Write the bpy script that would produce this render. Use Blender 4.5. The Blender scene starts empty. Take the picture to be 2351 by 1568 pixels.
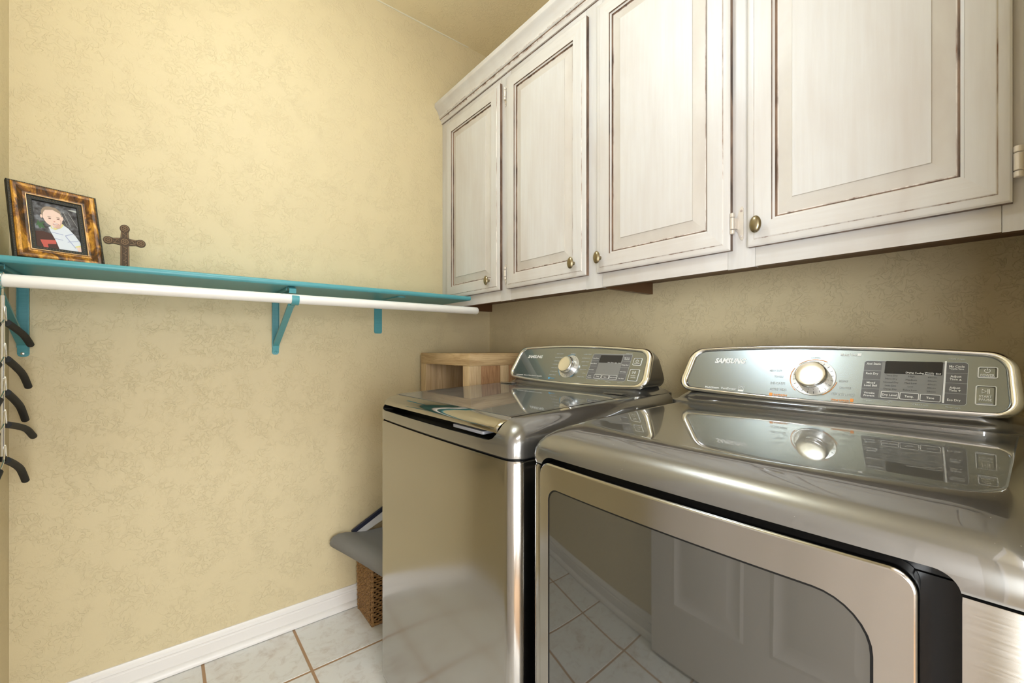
import bpy, bmesh, math, random
from mathutils import Vector, Matrix
random.seed(4)
R = math.radians
sc = bpy.context.scene
COL = sc.collection

# ------------------------------------------------------------------ camera, world, lights, exposure
cd = bpy.data.cameras.new('camera'); cam = bpy.data.objects.new('camera', cd); COL.objects.link(cam)
cd.sensor_width = 36.0; cd.lens = 36.0 * 986.0 / 2351.0
cd.clip_start = 0.02; cd.clip_end = 60
cd.shift_y = 14.0 / 2351.0
cam.location = (0, 0, 1.14); cam.rotation_euler = (R(90), 0, R(-39.0))
sc.camera = cam

wd = bpy.data.worlds.new('world'); sc.world = wd; wd.use_nodes = True
wd.node_tree.nodes['Background'].inputs[0].default_value = (1.0, 0.96, 0.90, 1)
wd.node_tree.nodes['Background'].inputs[1].default_value = 0.35

def area(name, loc, rot, sx, sy, power, col):
    l = bpy.data.lights.new(name, 'AREA'); l.shape = 'RECTANGLE'; l.size = sx; l.size_y = sy
    l.energy = power; l.color = col
    o = bpy.data.objects.new(name, l); o.location = loc; o.rotation_euler = rot; COL.objects.link(o)
    return o
# unseen overhead light added in the hall outside the doorway as fill
area('hall_overhead_fill', (0.15, -0.95, 2.70), (0, 0, 0), 1.5, 1.1, 20, (0.90, 0.95, 1.0))
# unseen fill lights added in the hall: one beside the doorway, one opposite it
area('hall_side_fill', (-1.25, -0.95, 1.05), (R(90), 0, R(-90)), 1.4, 1.3, 84, (0.86, 0.93, 1.0))
area('hall_far_fill', (0.10, -1.70, 1.10), (R(90), 0, 0), 1.2, 1.4, 42, (0.86, 0.93, 1.0))
LAMP_STRENGTH = 36.5      # frosted dome of the ceiling lamp over the room (built below)
LAMP_COL = (0.76, 0.88, 1.0)

vs = sc.view_settings
vs.view_transform = 'Standard'; vs.look = 'None'; vs.gamma = 1.0; vs.use_curve_mapping = False
vs.exposure = 0.46

# ------------------------------------------------------------------ materials
MATS = {}
def mat(name, col, rough=0.5, metal=0.0, coat=0.0, coatr=0.03, ior=1.5, emit=None, estr=0):
    m = bpy.data.materials.new(name); m.use_nodes = True
    b = m.node_tree.nodes['Principled BSDF']
    b.inputs['Base Color'].default_value = (*col, 1); b.inputs['Roughness'].default_value = rough
    b.inputs['Metallic'].default_value = metal; b.inputs['IOR'].default_value = ior
    b.inputs['Coat Weight'].default_value = coat; b.inputs['Coat Roughness'].default_value = coatr
    if emit:
        b.inputs['Emission Color'].default_value = (*emit, 1); b.inputs['Emission Strength'].default_value = estr
    MATS[name] = m
    return m
def nd(m, t, **kw):
    n = m.node_tree.nodes.new(t)
    for k, v in kw.items():
        if k in n.inputs: n.inputs[k].default_value = v
        else: setattr(n, k, v)
    return n
def lk(m, a, b): m.node_tree.links.new(a, b)
def bsdf(m): return m.node_tree.nodes['Principled BSDF']
def coords(m, scale=(1, 1, 1), kind='Object'):
    if kind == 'World':
        g = nd(m, 'ShaderNodeNewGeometry'); out = g.outputs['Position']
    else:
        out = nd(m, 'ShaderNodeTexCoord').outputs[kind]
    mp = nd(m, 'ShaderNodeMapping'); mp.inputs['Scale'].default_value = scale
    lk(m, out, mp.inputs['Vector']); return mp.outputs[0]
def noise(m, vec, scale, detail=3, dist=0.0, rough=0.5):
    n = nd(m, 'ShaderNodeTexNoise'); n.inputs['Scale'].default_value = scale; n.inputs['Detail'].default_value = detail
    n.inputs['Distortion'].default_value = dist; n.inputs['Roughness'].default_value = rough
    lk(m, vec, n.inputs['Vector']); return n.outputs['Fac']
def ramp(m, fac, stops):
    r = nd(m, 'ShaderNodeValToRGB'); cr = r.color_ramp
    while len(cr.elements) < len(stops): cr.elements.new(0.5)
    for e, (p, c) in zip(cr.elements, stops):
        e.position = p; e.color = (*c, 1) if len(c) == 3 else c
    lk(m, fac, r.inputs[0]); return r.outputs[0]
def mix(m, fac, a, b, mode='MIX'):
    n = nd(m, 'ShaderNodeMix', data_type='RGBA', blend_type=mode)
    for i, v in ((0, fac), (6, a), (7, b)):
        if isinstance(v, (int, float)): n.inputs[i].default_value = v
        elif isinstance(v, tuple): n.inputs[i].default_value = (*v, 1)
        else: lk(m, v, n.inputs[i])
    return n.outputs[2]
def bump(m, h, strength, dist):
    n = nd(m, 'ShaderNodeBump'); n.inputs['Strength'].default_value = strength; n.inputs['Distance'].default_value = dist
    lk(m, h, n.inputs['Height']); lk(m, n.outputs[0], bsdf(m).inputs['Normal'])
W1 = (1, 1, 1); B0 = (0, 0, 0)

def wall_mat(name, col, sc_=50.0, dist=0.0024):
    m = mat(name, col, 0.62)
    v = coords(m, (1, 1, 1), 'World')
    n = noise(m, v, sc_, 5, 1.2, 0.58)
    n2 = noise(m, v, sc_ * .30, 3, 0.4)
    p = mix(m, ramp(m, n2, [(0.40, B0), (0.56, W1)]), (0.5, 0.5, 0.5), ramp(m, n, [(0.47, B0), (0.54, W1)]))
    f = noise(m, v, sc_ * 5, 2)
    h = mix(m, 0.16, p, f)
    bump(m, h, 0.55, dist)
    t = noise(m, v, 1.7, 2)
    lk(m, mix(m, t, tuple(c * 0.96 for c in col), tuple(min(1, c * 1.03) for c in col)), bsdf(m).inputs['Base Color'])
    return m
WALL = wall_mat('tan_textured_wall_paint', (0.66, 0.55, 0.335))
CEIL = wall_mat('tan_textured_ceiling_paint', (0.88, 0.755, 0.49), 60.0, 0.002)
HALLW = mat('hall_wall_paint', (0.66, 0.61, 0.55), 0.7)
WHITE = mat('white_trim_paint', (0.80, 0.76, 0.72), 0.35)
DOORW = mat('white_door_paint', (0.76, 0.70, 0.66), 0.4)
PVC = mat('white_rod_plastic', (0.84, 0.82, 0.77), 0.3)
GROUT = mat('tan_grout', (0.40, 0.25, 0.14), 0.9)
TILE = mat('mottled_ceramic_tile', (0.7, 0.68, 0.62), 0.42)
def _t():
    m = TILE; v = coords(m, W1, 'World')
    a = noise(m, v, 7, 6, 0.6, 0.6); b = noise(m, v, 26, 8, 0.8, 0.65)
    c1 = ramp(m, a, [(0.3, (0.52, 0.44, 0.37)), (0.46, (0.71, 0.685, 0.645)), (0.62, (0.72, 0.715, 0.69)), (0.8, (0.62, 0.625, 0.605))])
    c2 = ramp(m, b, [(0.32, (0.55, 0.49, 0.43)), (0.5, (0.78, 0.77, 0.745))])
    lk(m, mix(m, 0.5, c1, c2), bsdf(m).inputs['Base Color']); bump(m, b, 0.35, 0.002)
_t()
def teal_mat():
    m = mat('teal_shelf_paint', (0.10, 0.35, 0.38), 0.38)
    v = coords(m, (3, 40, 40), 'World'); n = noise(m, v, 6, 3)
    lk(m, mix(m, n, (0.062, 0.27, 0.30), (0.10, 0.36, 0.40)), bsdf(m).inputs['Base Color']); bump(m, n, 0.1, 0.001)
    return m
TEAL = teal_mat()
def white_wash(name, sc3, base=(0.62, 0.605, 0.585), dark=(0.46, 0.385, 0.325)):
    m = mat(name, base, 0.42)
    v = coords(m, sc3, 'World')
    a = noise(m, v, 1.0, 6, 0.3, 0.62)
    v2 = coords(m, (5, 5, 1.6), 'World'); b = noise(m, v2, 1.5, 4, 0.4)
    s = ramp(m, a, [(0.32, B0), (0.66, W1)])
    big = ramp(m, b, [(0.34, B0), (0.58, W1)])
    c = mix(m, s, tuple(0.82 * x + 0.18 * y for x, y in zip(base, dark)), base)
    c = mix(m, big, mix(m, 0.32, c, dark), c)
    lk(m, c, bsdf(m).inputs['Base Color']); bump(m, a, 0.25, 0.0008)
    return m
CAB = white_wash('whitewashed_cabinet_paint', (95, 95, 5))
CABH = white_wash('whitewashed_cabinet_paint_rail', (95, 5, 95), (0.62, 0.595, 0.565))
SLOPE = white_wash('whitewashed_panel_slope', (70, 9, 9), (0.60, 0.565, 0.515), (0.38, 0.30, 0.24))
def glaze(name, lo, hi, a=0.35, b=0.62):
    m = mat(name, lo, 0.5)
    v = coords(m, (30, 30, 7), 'World'); n = noise(m, v, 1.0, 5, 0.5, 0.65)
    lk(m, ramp(m, n, [(a, lo), (b, hi)]), bsdf(m).inputs['Base Color']); return m
GLZ = glaze('dark_brown_glaze', (0.045, 0.022, 0.012), (0.26, 0.165, 0.11))
GLZ2 = glaze('worn_brown_glaze', (0.22, 0.12, 0.075), (0.70, 0.65, 0.60), 0.34, 0.55)
BROWN = mat('stained_brown_wood', (0.13, 0.055, 0.018), 0.45)
def wood(name, c1, c2, sc3):
    m = mat(name, c1, 0.5); v = coords(m, sc3, 'World'); n = noise(m, v, 1.0, 6, 1.2, 0.6)
    lk(m, ramp(m, n, [(0.32, c2), (0.62, c1)]), bsdf(m).inputs['Base Color']); bump(m, n, 0.12, 0.001); return m
OAK_H = wood('pale_oak_grain_flat', (0.58, 0.41, 0.22), (0.36, 0.225, 0.10), (6, 6, 90))
OAK_V = wood('pale_oak_grain_upright', (0.62, 0.46, 0.27), (0.46, 0.31, 0.165), (70, 70, 5))
OAK_D = wood('dark_oak_grain_upright', (0.42, 0.235, 0.115), (0.23, 0.11, 0.048), (70, 70, 6))
INOX = mat('brushed_platinum_steel', (0.42, 0.405, 0.38), 0.17, 1.0)
def _ix():
    m = INOX; v = coords(m, (400, 6, 400), 'World'); n = noise(m, v, 1.0, 2)
    r = nd(m, 'ShaderNodeMapRange'); r.inputs[3].default_value = 0.12; r.inputs[4].default_value = 0.20
    lk(m, n, r.inputs[0]); lk(m, r.outputs[0], bsdf(m).inputs['Roughness'])
_ix()
COVER = mat('grey_metallic_top_enamel', (0.18, 0.175, 0.162), 0.30, 0.8, 1.0, 0.015)
MATS['grey_metallic_top_enamel'].node_tree.nodes['Principled BSDF'].inputs['Coat IOR'].default_value = 1.95
def _cv():
    m = COVER; v = coords(m, W1, 'World'); n = nd(m, 'ShaderNodeTexVoronoi'); n.inputs['Scale'].default_value = 95
    lk(m, v, n.inputs['Vector'])
    s = ramp(m, n.outputs['Distance'], [(0.03, W1), (0.055, B0)])
    f = noise(m, v, 9, 2); f2 = ramp(m, f, [(0.52, B0), (0.62, W1)])
    k = nd(m, 'ShaderNodeMath', operation='MULTIPLY'); lk(m, s, k.inputs[0]); lk(m, f2, k.inputs[1])
    lk(m, mix(m, k.outputs[0], (0.18, 0.175, 0.162), (0.62, 0.61, 0.58)), bsdf(m).inputs['Base Color'])
_cv()
POLISH = mat('polished_lid_trim', (0.42, 0.40, 0.36), 0.05, 1.0)
CHROME = mat('polished_chrome', (0.88, 0.89, 0.90), 0.16, 1.0)
KNOBM = mat('brushed_dial_metal', (0.82, 0.81, 0.79), 0.24, 1.0)
DIALP = mat('pale_dial_plate', (0.62, 0.62, 0.60), 0.3, 0.6)
PANEL = mat('glossy_grey_control_panel', (0.235, 0.26, 0.265), 0.27, 0.9, 1.0, 0.02)
DISP = mat('grey_display_plastic', (0.12, 0.12, 0.125), 0.25)
DISP2 = mat('lighter_display_field', (0.20, 0.20, 0.195), 0.3)
LCD = mat('dark_lcd_glass', (0.012, 0.014, 0.02), 0.08)
INKW = mat('white_print', (0.80, 0.80, 0.78), 0.5)
INKG = mat('dark_grey_print', (0.035, 0.035, 0.035), 0.5)
INKF = mat('faint_grey_print', (0.50, 0.52, 0.51), 0.5)
INKO = mat('orange_print', (0.85, 0.30, 0.05), 0.5)
INKB = mat('blue_print', (0.12, 0.42, 0.70), 0.5)
BLACK = mat('black_plastic_and_shade', (0.006, 0.006, 0.006), 0.22)  # black plastic parts, also painted shade in washer seam, lid pocket and basket
bsdf(BLACK).inputs['Specular IOR Level'].default_value = 0.25
GREYP = mat('grey_latch_plastic', (0.26, 0.26, 0.28), 0.3)
DGLASS = mat('tinted_door_glass', (0.028, 0.027, 0.022), 0.025, 0.0, 0.0, 0.03, 2.25)
LGLASS = mat('tinted_lid_glass', (0.28, 0.29, 0.29), 0.03, 0.0, 0.0, 0.03, 1.7)
bsdf(LGLASS).inputs['Transmission Weight'].default_value = 0.6
TUB = mat('steel_tub', (0.30, 0.30, 0.30), 0.3, 1.0)
TUBR = mat('grey_tub_ring', (0.10, 0.10, 0.11), 0.4)
BLUEP = mat('pale_blue_dispenser', (0.42, 0.60, 0.85), 0.3)
KNOB = mat('antique_brass_knob', (0.30, 0.25, 0.155), 0.32, 1.0)
HINGE = mat('painted_hinge_metal', (0.66, 0.60, 0.53), 0.3, 0.35)
FOAM = mat('black_foam_sleeve', (0.012, 0.012, 0.011), 0.75)
IRON = mat('brown_cast_iron', (0.085, 0.048, 0.022), 0.55, 0.3)
RELIEF = mat('lighter_iron_relief', (0.20, 0.125, 0.065), 0.45, 0.4)  # raised ornament, lighter brown than the cross body
def _ir():
    m = IRON; v = coords(m, W1, 'World'); n = noise(m, v, 260, 3); bump(m, n, 0.7, 0.002)
    lk(m, mix(m, n, (0.035, 0.02, 0.009), (0.10, 0.06, 0.028)), bsdf(m).inputs['Base Color'])
_ir()
GOLD = mat('distressed_gold_leaf', (0.5, 0.25, 0.04), 0.42, 0.3)
def _gd():
    m = GOLD; v = coords(m, (1, 1, 0.35), 'World'); n = noise(m, v, 34, 6, 0.6, 0.65)
    v2 = coords(m, (300, 300, 25), 'World'); q = noise(m, v2, 1, 2)
    c = ramp(m, n, [(0.42, (0.02, 0.012, 0.006)), (0.50, (0.20, 0.075, 0.010)), (0.59, (0.60, 0.29, 0.03)), (0.72, (0.50, 0.20, 0.02))])
    lk(m, mix(m, ramp(m, q, [(0.4, B0), (0.6, W1)]), mix(m, 0.4, c, (0.12, 0.05, 0.01)), c), bsdf(m).inputs['Base Color'])
_gd()
FDARK = mat('black_frame_trim', (0.014, 0.013, 0.008), 0.6)
FBEAD = mat('bronze_bead', (0.16, 0.13, 0.08), 0.35, 0.8)
FLIP = mat('rubbed_gold_lip', (0.50, 0.30, 0.13), 0.4, 0.4)
WICK = mat('brown_wicker', (0.24, 0.115, 0.035), 0.55)
def _wk():
    m = WICK; v = coords(m, W1, 'World'); n = noise(m, v, 120, 3)
    lk(m, ramp(m, n, [(0.33, (0.17, 0.08, 0.025)), (0.62, (0.38, 0.21, 0.075))]), bsdf(m).inputs['Base Color'])
_wk()
GFAB = mat('grey_fabric', (0.19, 0.185, 0.18), 0.75)
def _gf():
    m = GFAB; v = coords(m, W1, 'World'); n = noise(m, v, 900, 1); bump(m, n, 0.2, 0.0006)
_gf()
NAVY = mat('navy_blue_edge', (0.018, 0.022, 0.045), 0.5)
OFFW = mat('off_white_plastic', (0.72, 0.72, 0.72), 0.4)
PGRN = mat('pale_green_print', (0.45, 0.58, 0.47), 0.5)
DOME = mat('frosted_lamp_dome', (0.9, 0.9, 0.88), 0.4, emit=LAMP_COL, estr=LAMP_STRENGTH)

# ------------------------------------------------------------------ object helpers
BASE = {}
def tag(o, label=None, cat=None, group=None, kind=None):
    for k, v in (('label', label), ('category', cat), ('group', group), ('kind', kind)):
        if v: o[k] = v
    return o
def empty(name, loc, label, cat, group=None):
    o = bpy.data.objects.new(name, None); o.empty_display_size = 0.05; o.location = loc; COL.objects.link(o)
    BASE[o] = Vector(loc); return tag(o, label, cat, group)
def mobj(name, verts, faces, mats, parent=None, loc=None, fm=None, smooth=35, kind=None):
    """one mesh object from world-space vertices; a child keeps its thing's origin"""
    base = BASE[parent] if parent is not None else Vector(loc if loc else (0, 0, 0))
    me = bpy.data.meshes.new(name)
    me.from_pydata([Vector(v) - base for v in verts], [], faces)
    if not isinstance(mats, (list, tuple)): mats = [mats]
    for m in mats: me.materials.append(m)
    if fm: me.polygons.foreach_set('material_index', fm)
    bm = bmesh.new(); bm.from_mesh(me); bmesh.ops.recalc_face_normals(bm, faces=bm.faces); bm.to_mesh(me); bm.free()
    return link(name, me, parent, base, smooth, kind)
def link(name, me, parent, base, smooth=35, kind=None):
    if smooth:
        me.shade_smooth(); me.set_sharp_from_angle(angle=R(smooth))
    o = bpy.data.objects.new(name, me); COL.objects.link(o); BASE[o] = Vector(base)
    if parent is not None: o.parent = parent
    else: o.location = base
    if kind: o['kind'] = kind
    return o
class MB:
    """collects pieces (with material slots) into one mesh"""
    def __init__(s): s.v = []; s.f = []; s.m = []
    def add(s, v, f, mi=0):
        b = len(s.v); s.v += [tuple(x) for x in v]; s.f += [tuple(i + b for i in q) for q in f]; s.m += [mi] * len(f); return s
    def box(s, x0, x1, y0, y1, z0, z1, mi=0, bev=0.0, botm=None):
        bm = bmesh.new(); bmesh.ops.create_cube(bm, size=1)
        for v in bm.verts: v.co = Vector(((x0 + x1) / 2 + v.co.x * (x1 - x0), (y0 + y1) / 2 + v.co.y * (y1 - y0), (z0 + z1) / 2 + v.co.z * (z1 - z0)))
        if bev: bmesh.ops.bevel(bm, geom=list(bm.edges), offset=bev, segments=2, affect='EDGES', profile=0.6)
        bm.normal_update(); bm.verts.index_update(); b = len(s.v)
        s.v += [tuple(v.co) for v in bm.verts]
        for f in bm.faces:
            s.f.append(tuple(v.index + b for v in f.verts)); s.m.append(botm if (botm is not None and f.normal.z < -0.7) else mi)
        bm.free(); return s
    def tube(s, pts, r, n=10, mi=0, caps=True):
        pts = [Vector(p) for p in pts]; rs = r if isinstance(r, (list, tuple)) else [r] * len(pts)
        rings = []; up = None
        for i, p in enumerate(pts):
            t = (pts[min(i + 1, len(pts) - 1)] - pts[max(i - 1, 0)]).normalized()
            if up is None:
                up = Vector((0, 0, 1)) if abs(t.z) < 0.9 else Vector((1, 0, 0))
            a = (up - t * up.dot(t)).normalized(); b = t.cross(a); up = a
            rings.append([p + (a * math.cos(2 * math.pi * k / n) + b * math.sin(2 * math.pi * k / n)) * rs[i] for k in range(n)])
        return s.loft(rings, mi, caps, caps)
    def loft(s, rings, mi=0, cap0=False, cap1=False, mis=None, closed=True):
        n = len(rings[0]); b = len(s.v)
        for r in rings: s.v += [tuple(p) for p in r]
        for i in range(len(rings) - 1):
            for k in range(n if closed else n - 1):
                k2 = (k + 1) % n
                s.f.append((b + i * n + k, b + i * n + k2, b + (i + 1) * n + k2, b + (i + 1) * n + k)); s.m.append(mis[i] if mis else mi)
        if cap0: s.f.append(tuple(b + k for k in range(n))); s.m.append(mis[0] if mis else mi)
        if cap1: s.f.append(tuple(b + (len(rings) - 1) * n + k for k in range(n))); s.m.append(mis[-1] if mis else mi)
        return s
    def prism(s, poly, fn, d0, d1, mi=0):
        return s.loft([[fn(a, b, d0) for a, b in poly], [fn(a, b, d1) for a, b in poly]], mi, True, True)
    def build(s, name, mats, parent=None, loc=None, smooth=35, kind=None):
        return mobj(name, s.v, s.f, mats, parent, loc, s.m, smooth, kind)
def lathe(center, axis, prof, n=24):
    """rings around an axis; prof = [(along, radius)]"""
    c = Vector(center); a = Vector(axis).normalized()
    u = a.orthogonal().normalized(); w = a.cross(u)
    return [[c + a * h + (u * math.cos(2 * math.pi * k / n) + w * math.sin(2 * math.pi * k / n)) * r for k in range(n)] for h, r in prof]
def rrect(x0, x1, y0, y1, r, n=6, bowt=0.0, bowb=0.0, ns=1):
    """rounded rectangle as 2-D points, counter-clockwise; r is one radius or (bl, br, tr, tl)"""
    rr = r if isinstance(r, (tuple, list)) else (r,) * 4
    pts = []
    cs = ((x0, y0, 1, 1, 180), (x1, y0, -1, 1, 270), (x1, y1, -1, -1, 0), (x0, y1, 1, -1, 90))
    for i, (cx, cy, sx, sy, a0) in enumerate(cs):
        q = rr[i]; ox, oy = cx + sx * q, cy + sy * q
        pts += [(ox + q * math.cos(R(a0 + 90 * k / n)), oy + q * math.sin(R(a0 + 90 * k / n))) for k in range(n + 1)]
        if ns > 1:
            nx = cs[(i + 1) % 4]; qn = rr[(i + 1) % 4]; e = (nx[0] + nx[2] * qn, nx[1] + nx[3] * qn)
            a90 = R(a0 + 180); ex = (nx[0] + nx[2] * qn + qn * math.cos(R(nx[4])), nx[1] + nx[3] * qn + qn * math.sin(R(nx[4])))
            p = pts[-1]; pts += [(p[0] + (ex[0] - p[0]) * k / ns, p[1] + (ex[1] - p[1]) * k / ns) for k in range(1, ns)]
    return pts
def boolean(obj, cutters):
    """difference, baked into the mesh"""
    for c in cutters:
        md = obj.modifiers.new('cut', 'BOOLEAN'); md.operation = 'DIFFERENCE'; md.object = c; md.solver = 'EXACT'
        md.material_mode = 'TRANSFER'
    dg = bpy.context.evaluated_depsgraph_get(); dg.update()
    me = bpy.data.meshes.new_from_object(obj.evaluated_get(dg))
    obj.modifiers.clear(); old = obj.data; obj.data = me; me.name = old.name; bpy.data.meshes.remove(old)
    me.shade_smooth(); me.set_sharp_from_angle(angle=R(32))
    for c in cutters: bpy.data.objects.remove(c)
    return obj

# ------------------------------------------------------------------ room shell
XC, XB, YA, YD, ZT = -0.358, 1.403, 1.93, -0.045, 2.743
def shell(name, boxes, m, smooth=0):
    b = MB()
    for q in boxes: b.box(*q)
    return b.build(name, m, None, smooth=smooth, kind='structure')
shell('wall_back', [(XC - .1, XB + .1, YA, YA + .1, 0, ZT)], WALL)
shell('wall_right', [(XB, XB + .1, YD, YA, 0, ZT)], WALL)
shell('wall_left', [(XC - .1, XC, YD - .1, YA, 0, ZT)], WALL)
shell('wall_front', [(0.545, XB + .1, YD - .1, YD, 0, ZT), (XC, -0.335, YD - .1, YD, 0, ZT), (-0.335, 0.545, YD - .1, YD, 2.05, ZT)], WALL)
shell('ceiling', [(XC - .1, XB + .1, YD - .1, YA + .1, ZT, ZT + .08)], CEIL)
HY0, HX0, HX1 = -1.75, -1.3, 1.9
shell('wall_hall', [(HX0, HX1, HY0 - .1, HY0, 0, ZT), (HX0 - .1, HX0, HY0, YD - .1, 0, ZT), (HX1, HX1 + .1, HY0, YD - .1, 0, ZT)], HALLW)
shell('ceiling_hall', [(HX0, HX1, HY0, YD - .1, ZT, ZT + .08)], HALLW)

floor = shell('floor', [(HX0, HX1, HY0, YA + .1, -0.08, -0.0012)], GROUT)
# 12 inch ceramic tiles, each its own piece
P, G = 0.2985, 0.0075
def tile_mesh(dx, dy):
    bm = bmesh.new(); bmesh.ops.create_cube(bm, size=1)
    for v in bm.verts: v.co = Vector((v.co.x * dx, v.co.y * dy, v.co.z * 0.007 - 0.0035))
    top = [e for e in bm.edges if all(v.co.z > -0.001 for v in e.verts)]
    bmesh.ops.bevel(bm, geom=top, offset=0.0022, segments=1, affect='EDGES')
    me = bpy.data.meshes.new('tile'); bm.to_mesh(me); bm.free(); me.materials.append(TILE); return me
TM = {}
xe = [XC] + [0.1076 + P * k for k in range(-1, 5)] + [XB]
ye = [YA] + [1.622 - P * k for k in range(0, 7)]
for i in range(len(xe) - 1):
    for j in range(len(ye) - 1):
        x0, x1, y1, y0 = xe[i], xe[i + 1], ye[j], ye[j + 1]
        dx, dy = x1 - x0 - G, y1 - y0 - G
        if dx < 0.02 or y1 < YD: continue
        if y0 < YD and x0 > 0.53: dy = y1 - YD - G; y0 = YD
        k = (round(dx, 4), round(dy, 4))
        if k not in TM: TM[k] = tile_mesh(dx, dy)
        o = bpy.data.objects.new('tile', TM[k]); COL.objects.link(o); o.parent = floor
        o.location = ((x0 + x1) / 2, (y0 + y1) / 2, 0); BASE[o] = Vector(o.location)

CAULK = mat('pale_ceiling_caulk', (0.74, 0.68, 0.52), 0.6)
MB().tube([(XC + .18 * k, YA - .001, ZT - .001 + .0012 * math.sin(k * 2.3)) for k in range(10)] , .0035, 6).build('trim_2', CAULK, None, kind='structure')

# baseboards with a stepped cap and a quarter-round shoe
BP = [(0, 0.001), (0.013, 0.001), (0.013, 0.058), (0.011, 0.060), (0.0105, 0.064), (0.0125, 0.068), (0.011, 0.076), (0.006, 0.082), (0.004, 0.087), (0, 0.0875)]
SP = [(0.013, 0.002)] + [(0.013 + 0.017 * math.cos(R(a)), 0.002 + 0.021 * math.sin(R(a))) for a in range(0, 91, 15)]
def baseboard(name, fn, a0, a1):
    b = MB(); b.loft([[fn(d, z, a0) for d, z in BP], [fn(d, z, a1) for d, z in BP]], 0, True, True)
    o = b.build(name, WHITE, None, smooth=25, kind='structure')
    b = MB(); b.loft([[fn(d, z, a0) for d, z in SP], [fn(d, z, a1) for d, z in SP]], 0, True, True)
    b.build('shoe_moulding', WHITE, o)
baseboard('baseboard_back', lambda d, z, a: (a, YA - d, z), XC, XB)
baseboard('baseboard_left', lambda d, z, a: (XC + d, a, z), YD, YA - .0005)
baseboard('baseboard_right', lambda d, z, a: (XB - d, a, z), YD, YA - .0005)
# door casing round the doorway behind the camera
shell('trim_1', [(-.355, -.325, YD - .008, YD + .004, 0, 2.05), (0.535, 0.568, YD, YD + .012, 0, 2.115), (-.355, .535, YD, YD + .016, 2.05, 2.115)], WHITE)
# the white panel door swung open against the left wall
DX0, DX1, DY0, DY1 = -0.322, -0.287, 0.02, 0.93
dr = MB().box(DX0, DX1, DY0, DY1, 0.012, 2.03, 0, .002).build('door_1', DOORW, None, kind='structure')
for (ya, yb) in ((DY0 + .11, DY0 + .41), (DY0 + .50, DY0 + .80)):
    for (za, zb) in ((.22, .86), (1.02, 1.62), (1.74, 1.92)):
        rings = []
        for ins, d in ((0, .0005), (.012, .004), (.02, .001), (.05, .001), (.062, .005)):
            rings.append([(DX1 + d, y, z) for y, z in rrect(ya + ins, yb - ins, za + ins, zb - ins, .001, 1)])
        MB().loft(rings, 0, True, True).build('door_panel', DOORW, dr, smooth=20)
h = MB()
h.loft(lathe((DX1, DY1 - .065, .93), (1, 0, 0), [(0, .03), (.006, .03), (.008, .012), (.03, .012), (.034, .022), (.045, .028), (.055, .024), (.06, .002)]), 0, True, True)
h.build('door_knob', KNOB, dr)

# ------------------------------------------------------------------ ceiling lamp
LX, LY = 0.25, 0.95
lamp = empty('ceiling_lamp', (LX, LY, ZT), 'round ceiling lamp with frosted dome over the laundry room', 'lamp')
MB().loft(lathe((LX, LY, ZT), (0, 0, -1), [(0, .065), (.012, .07), (.018, .06), (.022, .012), (.214, .012), (.218, .03)], 32), 0, True, True).build('lamp_base', KNOB, lamp)
MB().loft(lathe((LX, LY, ZT - .06), (0, 0, -1), [(.152, .02), (.154, .06), (.160, .095), (.175, .120), (.195, .130), (.220, .122), (.245, .095), (.262, .055), (.268, .005)], 32), 0, False, True).build('lamp_dome', DOME, lamp)

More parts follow.
